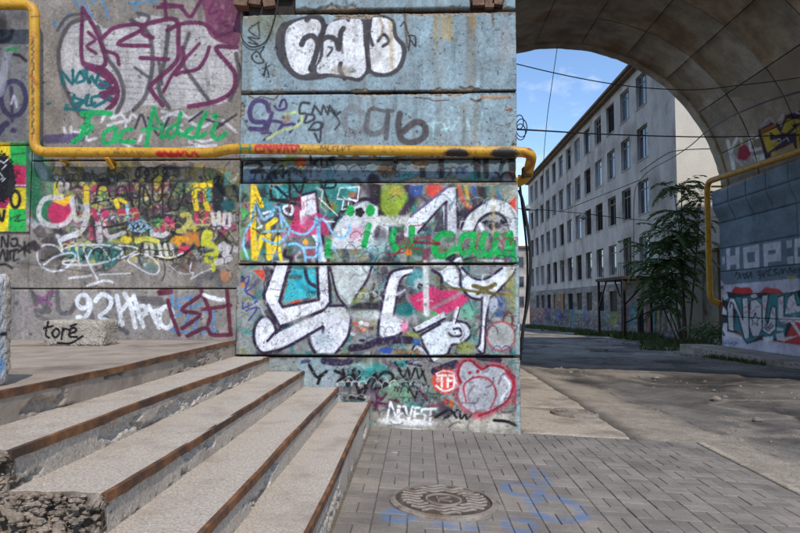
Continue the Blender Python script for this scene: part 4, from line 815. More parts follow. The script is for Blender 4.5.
# road: broken asphalt with concrete patches
M['road'] = mat_attr('worn_asphalt', 0.9, 28, 1.0, 0.02, 0.2, 42, 0.62, 1.16)
def road_z(X, Y):
    n = fbm(X * 1.3, Y * 1.3, 3, 5) - 0.5
    pot = sstep(0.60, 0.70, fbm(X * 0.55 + 7, Y * 0.55, 12, 4))
    rub = sstep(0.54, 0.64, fbm(X * 0.7, Y * 0.7 + 3, 22, 4)) * (fbm(X * 8, Y * 8, 30, 4, 0.7) - 0.42)
    w = sstep(2.4, 3.4, X)
    fine = (fbm(X * 12, Y * 12, 55, 3, 0.7) - 0.5) * 0.018
    return g(X, Y) - 0.045 + fine + (0.03 * n - 0.04 * pot + 0.06 * np.maximum(rub, 0)) * w
def road_c(X, Y, Z):
    n = fbm(X * 0.8, Y * 0.8, 41, 5, 0.6)[..., None]; n2 = fbm(X * 3, Y * 3, 42, 4, 0.6)[..., None]
    edge = X + 0.12 * (Y - 7) + 1.2 * (fbm(X * 0.9, Y * 0.9, 44, 4) - 0.5)
    conc = (1 - sstep(3.3, 4.0, edge))[..., None]
    n = np.clip((n - 0.5) * 1.8 + 0.5, 0, 1)
    asp = lin((92, 88, 85)) * (1 - n) + lin((142, 136, 129)) * n
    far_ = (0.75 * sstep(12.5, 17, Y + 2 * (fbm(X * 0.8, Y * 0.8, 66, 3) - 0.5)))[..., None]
    asp = asp * (1 - far_) + (lin((168, 158, 146)) * (0.7 + 0.6 * n)) * far_  # pale dusty far roadway, also painted lighter to offset the vault's shade
    soil = lin((142, 131, 119)); rub = sstep(0.52, 0.66, fbm(X * 0.7, Y * 0.7 + 3, 22, 4))[..., None]
    asp = asp * (1 - 0.5 * rub) + soil * 0.5 * rub
    pot = sstep(0.60, 0.68, fbm(X * 0.55 + 7, Y * 0.55, 12, 4))[..., None]
    asp = asp * (1 - 0.45 * pot)
    seam = sstep(0.0, 0.05, np.abs(fbm(X * 0.45, Y * 0.22, 91, 4) - 0.5))[..., None]
    asp = asp * (0.7 + 0.3 * seam)
    dust = (1 - sstep(0.0, 0.03, np.abs(fbm(X * 0.3 + 5, Y * 0.5, 95, 4) - 0.46)))[..., None]
    asp = asp * (1 - 0.6 * dust) + lin((162, 152, 140)) * 0.6 * dust
    con = lin((142, 132, 120)) * (1 - n2) + lin((180, 168, 153)) * n2
    tar = sstep(0.56, 0.62, fbm(X * 0.5 + 2, Y * 0.3, 47, 4))[..., None] * sstep(11, 14, Y)[..., None]
    asp = asp * (1 - 0.4 * tar)
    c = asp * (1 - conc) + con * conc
    gut = (sstep(2.2, 2.32, X) * (1 - sstep(2.36, 2.5 + 0.3 * fbm(X, Y * 2, 97, 3), X)))[..., None]
    c = c * (1 - 0.6 * gut)
    k = 0.72 + 0.56 * fbm(X * 11, Y * 11, 50, 3, 0.8)[..., None]
    lon = np.abs(((X * 0.5 + 0.4 * fbm(X * 0.6, Y * 0.6, 61, 3) + 0.06 * Y) % 1.0) - 0.5)
    crack = (1 - sstep(0.0, 0.012, lon))[..., None]
    return c * k * (1 - 0.5 * crack)
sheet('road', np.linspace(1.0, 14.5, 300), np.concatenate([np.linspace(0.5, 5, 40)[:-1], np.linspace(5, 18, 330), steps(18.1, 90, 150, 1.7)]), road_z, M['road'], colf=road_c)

# concrete footpath slabs between pier and road
PW = struct('footpath', mesh_np('footpath_bed', [(1.12, 6.9, -0.06), (2.3, 6.9, -0.12), (2.3, 20, -0.26), (1.12, 20, -0.2)], [(0, 1, 2, 3)]), M['soil'])
M['slab'] = mat_noise('pale_concrete', (146, 133, 118), (200, 186, 167), 30, bs=45, bstr=0.8, bd=0.008, c3=(142, 129, 116), sc3=1.3, p3=(0.48, 0.62), lo=0.28, hi=0.66)
yy = [6.90, 8.75, 10.4, 12.3, 14.6, 18.5]
for k in range(5):
    xs = np.linspace(1.12, 2.33, 22); ys = np.linspace(yy[k] + 0.008, yy[k + 1] - 0.012, 30)
    X, Y = np.meshgrid(xs, ys, indexing='ij')
    e = np.minimum(np.minimum(X - xs[0], xs[-1] - X), np.minimum(Y - ys[0], ys[-1] - Y))
    Xd = X + np.where(X > 2.32, -0.05 * sstep(0.45, 0.75, fbm(Y * 3, Y * 0, 70 + k, 3)), 0)
    Z = g(X, Y) + 0.012 * (fbm(X * 2, Y * 2, 60, 4) - 0.5) - 0.02 * (1 - sstep(0, 0.02, e)) + [0, 0.006, -0.008, 0.004, 0][k]
    V = np.stack([Xd.ravel(), Y.ravel(), Z.ravel()], 1)
    V2 = V.copy(); V2[:, 2] -= 0.08
    Q = grid_faces(22, 30); o = len(V)
    idx = np.arange(o).reshape(22, 30)
    loop = np.concatenate([idx[:, 0], idx[-1, 1:], idx[-2::-1, -1], idx[0, -2:0:-1]])
    S = np.stack([loop, loop + o, np.roll(loop, -1) + o, np.roll(loop, -1)], 1)
    obj('slab', mesh_np('slab', np.vstack([V, V2]), np.vstack([Q, S]), False), M['slab'], PW)

# paved apron: basket weave of concrete pavers
mp_, ntp, bp = new_mat('grey_pavers', 0.85, 0.3)
n1 = nz(ntp, 2.0, 6); n2 = nz(ntp, 60, 4, 0.7)
colp = ramp(ntp, n1.outputs['Fac'], [(0.35, L4((120, 113, 106))), (0.65, L4((147, 139, 130)))]).outputs[0]
oi = ntp.nodes.new('ShaderNodeObjectInfo')
colp = mixc(ntp, 1.0, colp, ramp(ntp, oi.outputs['Random'], [(0, (0.84, 0.84, 0.85)), (0.5, (1.0, 0.99, 0.98)), (1, (1.16, 1.13, 1.1))]).outputs[0], 'MULTIPLY')
colp = mixc(ntp, 1.0, colp, ramp(ntp, n2.outputs['Fac'], [(0.3, (0.8, 0.8, 0.8)), (0.62, (1.1, 1.1, 1.1))]).outputs[0], 'MULTIPLY')
geo = ntp.nodes.new('ShaderNodeNewGeometry'); sep = ntp.nodes.new('ShaderNodeSeparateXYZ'); ntp.links.new(geo.outputs['Position'], sep.inputs[0])
def mth(op, a, b=None):
    n = ntp.nodes.new('ShaderNodeMath'); n.operation = op
    for i, v in enumerate((a, b)):
        if v is None: continue
        if isinstance(v, (int, float)): n.inputs[i].default_value = v
        else: ntp.links.new(v, n.inputs[i])
    return n.outputs[0]
wob = nz(ntp, 3.2, 3); wv = mth('MULTIPLY', mth('SUBTRACT', wob.outputs['Fac'], 0.5), 0.16)
def ring(u, v, rx, ry, w):
    p = at_g(u, v)
    dx = mth('DIVIDE', mth('SUBTRACT', sep.outputs[0], p.x), rx); dy = mth('DIVIDE', mth('SUBTRACT', sep.outputs[1], p.y), ry)
    q = mth('SQRT', mth('ADD', mth('MULTIPLY', dx, dx), mth('MULTIPLY', dy, dy)))
    d = mth('ABSOLUTE', mth('SUBTRACT', mth('ADD', q, wv), 1.0))
    return mth('SUBTRACT', 1.0, mth('MINIMUM', mth('DIVIDE', d, w), 1.0))
mask = None
for a in ((523, 489, 0.13, 0.15, 0.42), (556, 508, 0.17, 0.24, 0.34), (540, 476, 0.05, 0.2, 0.5), (520, 525, 0.09, 0.1, 0.5), (457, 524, 0.09, 0.07, 0.9), (399, 516, 0.07, 0.09, 0.9)):
    q = ring(*a); mask = q if mask is None else mth('MAXIMUM', mask, q)
n3 = nz(ntp, 7, 5, 0.7)
mask = mth('MULTIPLY', mth('POWER', mask, 0.7), ramp(ntp, n3.outputs['Fac'], [(0.36, (0, 0, 0)), (0.56, (0.9, 0.9, 0.9))]).outputs[0])
colp = mixc(ntp, mth('MULTIPLY', mask, 0.8), colp, L4((84, 122, 168)))
wm = None
for a in ((412, 429, 0.3, 0.05, 1.0), (395, 452, 0.05, 0.02, 1.0), (376, 441, 0.03, 0.02, 1.0)):
    p = at_g(a[0], a[1])
    dx = mth('DIVIDE', mth('SUBTRACT', sep.outputs[0], p.x), a[2]); dy = mth('DIVIDE', mth('SUBTRACT', sep.outputs[1], p.y), a[3])
    q = mth('SUBTRACT', 1.0, mth('MINIMUM', mth('ADD', mth('SQRT', mth('ADD', mth('MULTIPLY', dx, dx), mth('MULTIPLY', dy, dy))), wv), 1.0))
    wm = q if wm is None else mth('MAXIMUM', wm, q)
wm = ramp(ntp, mth('MULTIPLY', wm, mth('ADD', n3.outputs['Fac'], 0.2)), [(0.2, (0, 0, 0)), (0.45, (0.85, 0.85, 0.85))]).outputs[0]
colp = mixc(ntp, wm, colp, L4((214, 212, 208)))
ntp.links.new(colp, bp.inputs['Base Color']); bump(ntp, bp, nz(ntp, 90, 5, 0.7).outputs['Fac'], 0.35, 0.004)
M['paver'] = mp_
PX0, PX1, PY0, PY1, CELL = -0.50, 2.96, 1.3, 6.86, 0.2155
M['bed'] = mat_noise('sand_joint', (98, 90, 82), (128, 118, 107), 14)
PAV = sheet('pavement', np.linspace(PX0 - 0.2, PX1 + 0.05, 9), np.linspace(PY0, PY1, 9), lambda X, Y: g(X, Y) - 0.011, M['bed'])
mh1 = at_g(443.5, 502.5)
hx, hy = CELL - 0.0055, CELL / 2 - 0.0055
pm = MB().bevbox(-hx / 2, hx / 2, -hy / 2, hy / 2, -0.05, 0.0, 0.004).mesh('paver'); pm.materials.append(M['paver'])
cells = []
ncx = int((PX1 - PX0) / CELL) + 1; ncy = int((PY1 - PY0) / CELL)
for i in range(ncx):
    for j in range(ncy):
        cx = PX0 + (i + 0.5) * CELL; cy = PY1 - (j + 0.5) * CELL
        if cx > PX1: continue
        for s in (-1, 1):
            if (i + j) % 2: cells.append((cx, cy + s * CELL / 4, 0))
            else: cells.append((cx + s * CELL / 4, cy, 1))
cells = [q for q in cells if math.hypot(q[0] - mh1.x, q[1] - mh1.y) > 0.275]
def vis(q):
    u, v = proj(np.array([q[0], q[1], float(g(q[0], q[1]))]))
    return -8 < u < 808 and 400 < v < 545
cells.sort(key=lambda q: (not vis(q), q[1]))
rest = MB()
TILT = -math.atan(0.05)
for k, (x, y, r) in enumerate(cells):
    z = float(g(x, y)) + random.uniform(-0.003, 0.003) + 0.012 * (float(fbm(x * 0.9, y * 0.9, 88, 2)) - 0.5)
    Mx = Matrix.Translation((x, y, z)) @ Matrix.Rotation(-TILT + random.uniform(-0.006, 0.006), 4, 'Y') @ Matrix.Rotation(random.uniform(-0.008, 0.008), 4, 'X') @ Matrix.Rotation(math.pi / 2 * r + random.uniform(-0.008, 0.008), 4, 'Z')
    if k < 300:
        o = bpy.data.objects.new('paver', pm); COL.objects.link(o); o.parent = PAV; o.matrix_world = Mx
    else:
        rest.bevbox(-hx / 2, hx / 2, -hy / 2, hy / 2, -0.05, 0.0, 0.004, Mx)
ro = rest.build('paver_field', M['paver'], PAV); ro['kind'] = 'stuff'
# edging kerb on the road side of the apron
ek = MB()
for k in range(6):
    y0 = 1.3 + k * 0.93
    ek.bevbox(0, 0.075, 0.005, 0.925, -0.1, 0.012, 0.008, Matrix.Translation((PX1 - 0.005, y0, float(g(PX1, y0)))) )
ek.build('edging', M['slab'], PAV)

def worley(x, y, s=0):
    ix = np.floor(x); iy = np.floor(y); f1 = np.full(np.shape(x), 9.0); f2 = f1.copy(); val = np.zeros(np.shape(x))
    for a in (-1, 0, 1):
        for b in (-1, 0, 1):
            cx = ix + a; cy = iy + b
            d = np.hypot(x - cx - _hash(cx, cy, s), y - cy - _hash(cx, cy, s + 1))
            nv = d < f1
            f2 = np.where(nv, f1, np.minimum(f2, d)); val = np.where(nv, _hash(cx, cy, s + 2), val); f1 = np.where(nv, d, f1)
    return f1, f2, val
# ---------------------------------------------------------------- dense wall blocks that carry the spray paint
def block(name, parent, x0, x1, z0, z1, y, depth, canvas, step, k=1.0, chip=0.03, rnd=0.014, seed=0, mat=None, dirt=(150, 134, 116)):
    nx = max(3, int((x1 - x0) / step)); nz_ = max(3, int((z1 - z0) / step))
    X, Z = np.meshgrid(np.linspace(x0, x1, nx), np.linspace(z0, z1, nz_), indexing='ij')
    e = np.minimum(np.minimum(X - x0, x1 - X), np.minimum(Z - z0, z1 - Z))
    n = fbm(X * 2.6, Z * 2.6, 100 + seed, 5, 0.62)
    w = 0.085 * np.clip(n - 0.53, 0, 1) * 4 * chip / 0.03       # ragged width of the broken edge
    ch = sstep(0, 1, np.clip((w - e) / 0.02, 0, 1)) * (n > 0.53)
    pits = sstep(0.77, 0.81, fbm(X * 24, Z * 24, 120 + seed, 3)) * 0.004
    r = np.clip(1 - e / rnd, 0, 1)
    Y = y + rnd * (1 - np.sqrt(np.clip(1 - r * r, 0, 1))) + ch * 0.7 * chip * (0.4 + vnoise(X * 40, Z * 40, seed)) + pits + 0.004 * (fbm(X * 3, Z * 3, 140 + seed, 3) - 0.5)
    V = np.stack([X.ravel(), Y.ravel(), Z.ravel()], 1)
    u, v = proj(V)
    C = canvas.sample(u, v, k)
    cm = (ch.ravel() * 0.85)[:, None]
    rawc = lin(dirt) * (0.6 + 0.8 * vnoise(X * 60, Z * 60, seed + 3).ravel()[:, None])
    C = C * (1 - cm) + rawc * cm
    C = C * (1 - 0.5 * (pits.ravel() / 0.004)[:, None])
    idx = np.arange(nx * nz_).reshape(nx, nz_)
    loop = np.concatenate([idx[:, 0], idx[-1, 1:], idx[-2::-1, -1], idx[0, -2:0:-1]])
    B = V[loop].copy(); B[:, 1] = y + depth; o = len(V); m = len(loop)
    a = np.arange(m); b = np.roll(a, -1)
    S = np.stack([loop[a], o + a, o + b, loop[b]], 1)
    Vv = np.vstack([V, B, B[[0]] * 0 + np.array([[(x0 + x1) / 2, y + depth, (z0 + z1) / 2]])])
    Cc = np.vstack([C, C[loop], [[0.2, 0.2, 0.2]]])
    Q = grid_faces(nx, nz_)
    me = mesh_np(name, Vv, np.vstack([Q, S]), False, Cc)
    fl = np.zeros(len(me.polygons), bool); fl[:len(Q)] = True
    me.polygons.foreach_set('use_smooth', fl)
    return obj(name, me, mat or M['paint'], parent)
YP, YL = 6.78, 6.985
def zp(v, y=YP): return float(at_y(400, v, y).z)
def xp(u, y=YP): return float(at_y(u, 302, y).x)
PL, PR = xp(238), xp(519)
PIER = thing('bridge_pier', 'massive pier of pale blue concrete blocks covered in graffiti beside the steps', 'pier', (0, 7.4, 0))
PIER.location = (0, 0, 0)
MB().box(PL + 0.05, PR - 0.05, YP + 0.10, 8.15, -0.4, 7.2).build('core', M['dark_gap'], PIER)
ST = 0.0063
block('block', PIER, PL, PR, zp(91.0), zp(13), YP, 0.5, CP, ST, seed=1, chip=0.026)
block('block', PIER, PL - 0.005, PR, zp(157.5), zp(93.3), YP + 0.004, 0.5, CP, ST, seed=2)
rb = block('recessed_band', PIER, PL + 0.01, PR - 0.004, zp(181), zp(158.0), YP + 0.07, 0.4, CP, ST, seed=3)
block('block', PIER, PL - 0.008, PR + 0.002, zp(263.2), zp(182.8), YP - 0.004, 0.5, CP, ST, seed=4, chip=0.018)
block('block', PIER, PL - 0.02, PR + 0.006, zp(355.4), zp(265.2), YP - 0.01, 0.5, CP, ST, seed=5, chip=0.018)
block('block', PIER, PL - 0.02, PR + 0.008, -0.18, zp(357.8), YP - 0.002, 0.5, CP, ST, seed=6, chip=0.022)
block('block', PIER, xp(292), xp(472), zp(8), zp(-45), YP + 0.01, 0.5, CP, 0.012, seed=7, chip=0.03)
block('block', PIER, xp(506), PR, zp(9), zp(-45), YP + 0.02, 0.5, CP, 0.012, seed=8, chip=0.03)
block('block', PIER, PL, xp(289), zp(-6), zp(-45), YP + 0.03, 0.5, CP, 0.012, seed=9, chip=0.03)
for k, (u, v, w) in enumerate(((478, 4, 12), (489, 6, 9), (497, 3, 10), (242, 4, 14), (256, 3, 12), (270, 5, 12))):
    p = at_y(u, v, YP + 0.08)
    b = MB().bevbox(-w / 186, w / 186, -0.06, 0.1, -0.04, 0.05, 0.008, Matrix.Translation(p) @ Matrix.Rotation(random.uniform(-.2, .2), 4, 'Y'))
    b.build('brick', M['brick'], PIER)
# left retaining wall
WALL = thing('abutment_wall', 'grey concrete abutment wall with purple lettering and colourful scribbles above the landing', 'wall')
WX0, WX1 = xp(27, YL), PL - 0.045
MB().box(-7.0, PL + 0.03, YL + 0.09, 8.1, -0.2, 7.2).build('core', M['dark_gap'], WALL)
def zl(v): return zp(v, YL)
block('block', WALL, -5.9, WX1 + 0.012, 0.90, zl(289.2), YL - 0.022, 0.4, CL, ST, seed=11, chip=0.012)
block('block', WALL, WX0, WX1, zl(288.2), zl(159), YL, 0.4, CL, ST, seed=12, chip=0.014)
block('block', WALL, WX0, WX1, zl(157.8), zl(-45), YL + 0.004, 0.4, CL, ST, seed=13, chip=0.014)
block('block', WALL, -5.9, WX0 - 0.015, zl(141), zl(-45), YL + 0.05, 0.4, CL, 0.012, seed=14, chip=0.02)
block('block', WALL, -5.9, WX0 - 0.015, zl(288.2), zl(142.5), YL + 0.03, 0.4, CL, 0.012, seed=15, chip=0.02)
bd = block('painted_board', None, -5.6, xp(26, YL), zl(231.0), zl(143.2), YL + 0.008, 0.022, CL, 0.009, seed=16, chip=0.004, rnd=0.004)
tag(bd, 'flat board painted in yellow green and pink squares with a black disc', 'board')

# ---------------------------------------------------------------- viaduct: vault panels, spandrels, deck
VX, VZ, VR, VY0, VY1 = 4.90, 4.69, 5.76, 7.30, 22.0
VD = thing('viaduct', 'concrete barrel vault of a road viaduct spanning the passage', 'bridge')
def arc(r, a): return VX + r * math.cos(a), VZ + r * math.sin(a)
ringy = [VY0, 8.5, 10.75, 13.0, 15.25, 17.5, 19.75, 21.62]
M['vault_paint'] = mat_attr('vault_paint', 0.85, 30, 0.5, 0.008)
for ri in range(len(ringy) - 1):
    y0, y1 = ringy[ri] + 0.012, ringy[ri + 1] - 0.012
    for s in range(11):
        a0 = R(s * 16.0 + 2) + 0.0018; a1 = R(s * 16.0 + 18) - 0.0018
        off = random.uniform(-0.012, 0.012)
        dense = s <= 1 and ri >= 3
        na, ny_ = (60, 90) if dense else (7, 3)
        aa = np.linspace(a0, a1, na); ys = np.linspace(y0, y1, ny_)
        A, Yg = np.meshgrid(aa, ys, indexing='ij')
        e = np.minimum(np.minimum(A - a0, a1 - A) * VR, np.minimum(Yg - y0, y1 - Yg))
        rr = VR + off + (0.02 * (1 - sstep(0, 0.04, e)) if dense else 0.0)
        Vf = np.stack([(VX + rr * np.cos(A)).ravel(), Yg.ravel(), (VZ + rr * np.sin(A)).ravel()], 1)
        idx = np.arange(len(Vf)).reshape(na, ny_); Q = grid_faces(na, ny_)
        loop = np.concatenate([idx[:, 0], idx[-1, 1:], idx[-2::-1, -1], idx[0, -2:0:-1]])
        lo = Vf[loop]; dirv = lo - np.array([VX, 0, VZ]); dirv[:, 1] = 0; dirv /= np.linalg.norm(dirv, axis=1)[:, None]
        Bk = lo + dirv * 0.12; o_ = len(Vf); m_ = len(loop); q = np.arange(m_)
        S = np.stack([loop[q], loop[np.roll(q, -1)], o_ + np.roll(q, -1), o_ + q], 1)
        VV = np.vstack([Vf, Bk]); col = None; mat = M['vault']
        if dense:
            u, v = proj(VV); u = np.clip(u, 691, 803)
            col = CR.sample(u, v, 1.0); mat = M['vault_paint']
            fade = ((u > 802) | (v < 97)).astype(float)[:, None]
            base = lin((162, 148, 132)) * (0.75 + 0.5 * fbm(VV[:, 1] * 2, VV[:, 2] * 2, 9, 4))[:, None]
            col = col * (1 - fade) + base * fade
            col = col * (0.8 + 0.4 * fbm(VV[:, 1] * 1.5, VV[:, 2] * 1.5, 12, 4))[:, None]
        obj('vault_panel', mesh_np('vault_panel', VV, np.vstack([Q, S]), False, col), mat, VD)
def arch_ring(y0, y1, r0, r1, n=96, a0=2, a1=178, jit=0.0, seed=0):
    b = MB(); P = []
    for i in range(n + 1):
        a = R(a0 + (a1 - a0) * i / n); q = r0 + jit * (float(fbm(i * 0.35, 0.5, seed, 4)) - 0.5)
        for r_, y_ in ((q, y0), (q, y1), (r1, y1), (r1, y0)):
            x, z = arc(r_, a); P.append((x, y_, z))
    F = []
    for i in range(n):
        for k in range(4):
            k2 = (k + 1) % 4; F.append((i * 4 + k, i * 4 + k2, (i + 1) * 4 + k2, (i + 1) * 4 + k))
    b.add(P, F); return b
arch_ring(21.63, 22.05, VR - 0.07, VR + 0.4, jit=0.10, seed=5).build('vault_rim', M['vault'], VD)
arch_ring(VY0, 21.9, VR + 0.10, VR + 0.45, 48).build('vault_shell', M['dark_gap'], VD)
TOP = 17.6
def spandrel(y0, y1):
    b = MB(); n = 60; P = []
    for i in range(n + 1):
        x, z = arc(VR + 0.3, R(2 + 176 * i / n))
        for y_ in (y0, y1): P += [(x, y_, z), (x, y_, TOP)]
    F = []
    for i in range(n):
        a = i * 4; c_ = a + 4
        F += [(a, a + 1, c_ + 1, c_), (a + 2, c_ + 2, c_ + 3, a + 3), (a, c_, c_ + 2, a + 2), (a + 1, a + 3, c_ + 3, c_ + 1)]
    return b.add(P, F)
spandrel(VY0 + 0.02, VY0 + 0.6).build('spandrel', M['bridge'], VD)
spandrel(21.3, 21.95).build('spandrel', M['bridge'], VD)
MB().box(-40, 45, VY0 - 0.3, 22.3, TOP + 0.003, TOP + 0.8).build('deck', M['bridge'], VD)
for y_ in (VY0 - 0.25, 21.95): MB().box(-40, 45, y_, y_ + 0.3, TOP + 0.803, TOP + 1.8).build('parapet', M['bridge'], VD)
MB().box(-40, -1.1, 8.16, 21.95, -0.5, TOP).build('abutment', M['bridge'], VD)
MB().box(11.0, 45, 7.35, 21.9, -1.0, TOP).build('abutment', M['bridge'], VD)
MB().box(-40, -7.02, 6.99, 8.15, -0.5, TOP).build('wing_wall', M['bridge'], VD)
# front pylons flanking the arch: only the one out of frame on the road side is plain
# ---------------------------------------------------------------- side wall across the passage
SX = 10.40
SW = thing('passage_wall', 'blue grey block wall across the passage with HOPE lettering and red teal piece', 'wall')
MB().box(SX + 0.12, 11.0, 7.35, 21.9, -0.6, 5.2).build('core', M['dark_gap'], SW)
def sblock(name, y0, y1, z0, z1, x, x_top=None, step=None, seed=0):
    ny_ = max(3, int((y1 - y0) / (step or 0.5))) + 1; nz_ = max(2, int((z1 - z0) / (step or 0.5))) + 1
    Yg, Zg = np.meshgrid(np.linspace(y0, y1, ny_), np.linspace(z0, z1, nz_), indexing='ij')
    t = (Zg - z0) / (z1 - z0)
    if x_top is None: Xg = np.full_like(Yg, x)
    else: Xg = x + (x_top - x) * (t * t * (3 - 2 * t))
    e = np.minimum(np.minimum(Yg - y0, y1 - Yg), np.minimum(Zg - z0, z1 - Zg))
    Xg = Xg + 0.015 * (1 - sstep(0, 0.02, e)) + 0.006 * (fbm(Yg * 2, Zg * 2, seed, 3) - 0.5)
    V = np.stack([Xg.ravel(), Yg.ravel(), Zg.ravel()], 1)
    u, v = proj(V); C = CR.sample(np.clip(u, 691, 803), v)
    off = (u > 803)[:, None]
    zz = V[:, 2]; low = sstep(1.9, 1.75, zz + 0.3 * (fbm(V[:, 1], V[:, 1] * 0, 77, 3) - 0.5)) if False else (zz + 0.3 * (fbm(V[:, 1], V[:, 1] * 0, 77, 3) - 0.5) < 1.8).astype(float)
    oc = lin((100, 115, 128)) * (1 - low)[:, None] + lin((188, 180, 194)) * low[:, None]
    rd = (low * sstep(0.53, 0.57, fbm(V[:, 1] * 1.6, zz * 1.6, 78, 4)))[:, None]; tl = (low * sstep(0.55, 0.58, fbm(V[:, 1] * 1.9 + 9, zz * 1.9, 79, 4)))[:, None]; ok_ = (low * (np.abs(fbm(V[:, 1] * 1.6, zz * 1.6, 78, 4) - 0.53) < 0.012))[:, None]
    oc = oc * (1 - rd) + lin((170, 48, 48)) * rd; oc = oc * (1 - tl) + lin((58, 128, 136)) * tl; oc = oc * (1 - ok_) + lin((30, 30, 38)) * ok_
    C = np.where(off, oc * (0.8 + 0.3 * fbm(V[:, 1], V[:, 2], 5, 4))[:, None], C)
    C = C * (0.82 + 0.36 * fbm(V[:, 1] * 1.3, V[:, 2] * 1.3, 31 + seed, 4))[:, None]
    idx = np.arange(len(V)).reshape(ny_, nz_)
    loop = np.concatenate([idx[:, 0], idx[-1, 1:], idx[-2::-1, -1], idx[0, -2:0:-1]])
    B = V[loop].copy(); B[:, 0] = SX + 0.3; o_ = len(V); m_ = len(loop); q = np.arange(m_)
    S = np.stack([loop[q], loop[np.roll(q, -1)], o_ + np.roll(q, -1), o_ + q], 1)
    return obj(name, mesh_np(name, np.vstack([V, B]), np.vstack([grid_faces(ny_, nz_)[:, ::-1], S]), False, np.vstack([C, C[loop]])), M['paint'], SW)
ysp = [7.35, 10.0, 12.6, 15.1, 17.5, 22.0]
for k in range(5):
    st = 0.03 if k >= 3 else 0.06
    a, b = ysp[k] + 0.006, ysp[k + 1] - 0.006
    for j, (z0, z1) in enumerate(((-0.12, 0.90), (0.905, 2.43), (2.435, 3.22), (3.225, 4.10))):
        sblock('block', a, b, z0 + 0.003, z1 - 0.003, SX + (0, 0.004, 0.002, 0.008)[j], step=st, seed=k * 4 + j)
yb = np.arange(7.35, 22.0, 1.125)
for k, a in enumerate(yb):
    b = min(a + 1.125, 22.0)
    st = 0.06 if a > 14 else 0.4
    sblock('cornice_block', a + 0.008, b - 0.008, 4.11, 4.70, SX, SX - 0.20, step=st, seed=50 + k)
    sblock('coping_block', a + 0.008, b - 0.008, 4.71, 5.22, SX - 0.21, step=st, seed=80 + k)
# raised kerb along its foot
def kerbz(X, Y): return -0.10 + 0.012 * (fbm(X * 2, Y * 2, 8, 3) - 0.5)
KB_ = thing('kerb_ledge', 'raised concrete ledge with pink scribbles along the foot of the passage wall', 'kerb')
for k in range(6):
    y0 = 8.0 + k * 2.5
    e_ = MB().bevbox(0, 1.0, 0.01, 2.49, -0.55, 0, 0.03, Matrix.Translation((SX - 1.02, y0, -0.10 + random.uniform(-0.012, 0.012))))
    me = e_.mesh('kerb_stone'); obj('kerb_stone', me, M['slab'], KB_)
pk = MB()
for k in range(26):
    y = 12.5 + k * 0.38 + random.uniform(-.1, .1); z = -0.2 + random.uniform(-0.03, 0.03); h = random.uniform(0.04, 0.1); w = random.uniform(0.05, 0.16)
    pk.add([(SX - 1.024, y, z), (SX - 1.024, y + w, z + random.uniform(-.03, .03)), (SX - 1.024, y + w, z + h), (SX - 1.024, y, z + h * 0.6)], [(0, 3, 2, 1)])
M['pinkpaint'] = mat_noise('pink_paint', (176, 96, 130), (150, 110, 150), 5)
pk.build('scribble', M['pinkpaint'], KB_)['kind'] = 'stuff'
# ---------------------------------------------------------------- factory building
FX, FY0, FY1, FZ0, FTOP = 13.40, 32.7, 76.3, -1.9, 15.75
FB = thing('factory_building', 'long five storey grey plaster factory building with rows of windows', 'building')
cols = [37.55 + 3.05 * k for k in range(13)]
rows = [(3.24, 5.3), (6.65, 8.65), (9.9, 11.9), (13.1, 15.1)]
WW = 1.75
opens = [(c_ - WW / 2, c_ + WW / 2, a, b, r, k) for k, c_ in enumerate(cols) for r, (a, b) in enumerate(rows) if c_ + WW / 2 < FY1 - 0.3]
opens = [o for o in opens if not (o[4] == 0 and o[5] == 1)]
door_c = cols[1]
opens.append((door_c - 0.75, door_c + 0.75, 2.95, 5.5, 9, 2))
def holed_wall(y_lines, z_lines, opens, x, name, mat, parent, rev=0.22, colf=None):
    ys = sorted(set([round(v, 4) for v in y_lines] + [round(v, 4) for o in opens for v in o[:2]])); zs = sorted(set([round(v, 4) for v in z_lines] + [round(v, 4) for o in opens for v in o[2:4]]))
    Y, Z = np.meshgrid(ys, zs, indexing='ij')
    V = np.stack([np.full(Y.size, x), Y.ravel(), Z.ravel()], 1)
    yc = (np.array(ys)[:-1] + np.array(ys)[1:]) / 2; zc = (np.array(zs)[:-1] + np.array(zs)[1:]) / 2
    mask = np.ones((len(yc), len(zc)), bool)
    for o in opens:
        mask[np.ix_((yc > o[0]) & (yc < o[1]), (zc > o[2]) & (zc < o[3]))] = False
    Q = grid_faces(len(ys), len(zs), mask)[:, ::-1]
    RV = []; RQ = []; b0 = len(V)
    for o in opens:
        p = [(o[0], o[2]), (o[1], o[2]), (o[1], o[3]), (o[0], o[3])]
        n = b0 + len(RV)
        RV += [(x, a, b) for a, b in p] + [(x + rev, a, b) for a, b in p]
        for i in range(4):
            j = (i + 1) % 4; RQ.append((n + i, n + j, n + 4 + j, n + 4 + i))
    V = np.vstack([V, RV]); Q = np.vstack([Q, RQ])
    C = None
    if colf is not None: C = colf(V)
    return obj(name, mesh_np(name, V, Q, False, C), mat, parent)
holed_wall([FY0, FY1], [2.62, FTOP], opens, FX, 'wall', M['plaster'], FB)
# ground storey strip with spray paint
gop = []
for k, c_ in enumerate(cols[:-1]):
    if k >= 2: gop.append((c_ - 0.8, c_ + 0.8, 0.75, 2.15, 7, k))
gop.append((37.9, 39.0, -0.9, 1.6, 8, 0))
def gcol(V):
    u, v = proj(V); C = CB.sample(u, v, 1.0)
    return C * (0.85 + 0.3 * fbm(V[:, 1] * 1.0, V[:, 2] * 1.0, 5, 4))[:, None]
holed_wall(np.linspace(FY0, FY1, 420), np.linspace(FZ0, 2.61, 84), gop, FX - 0.004, 'plinth_wall', M['paint'], FB, colf=gcol)
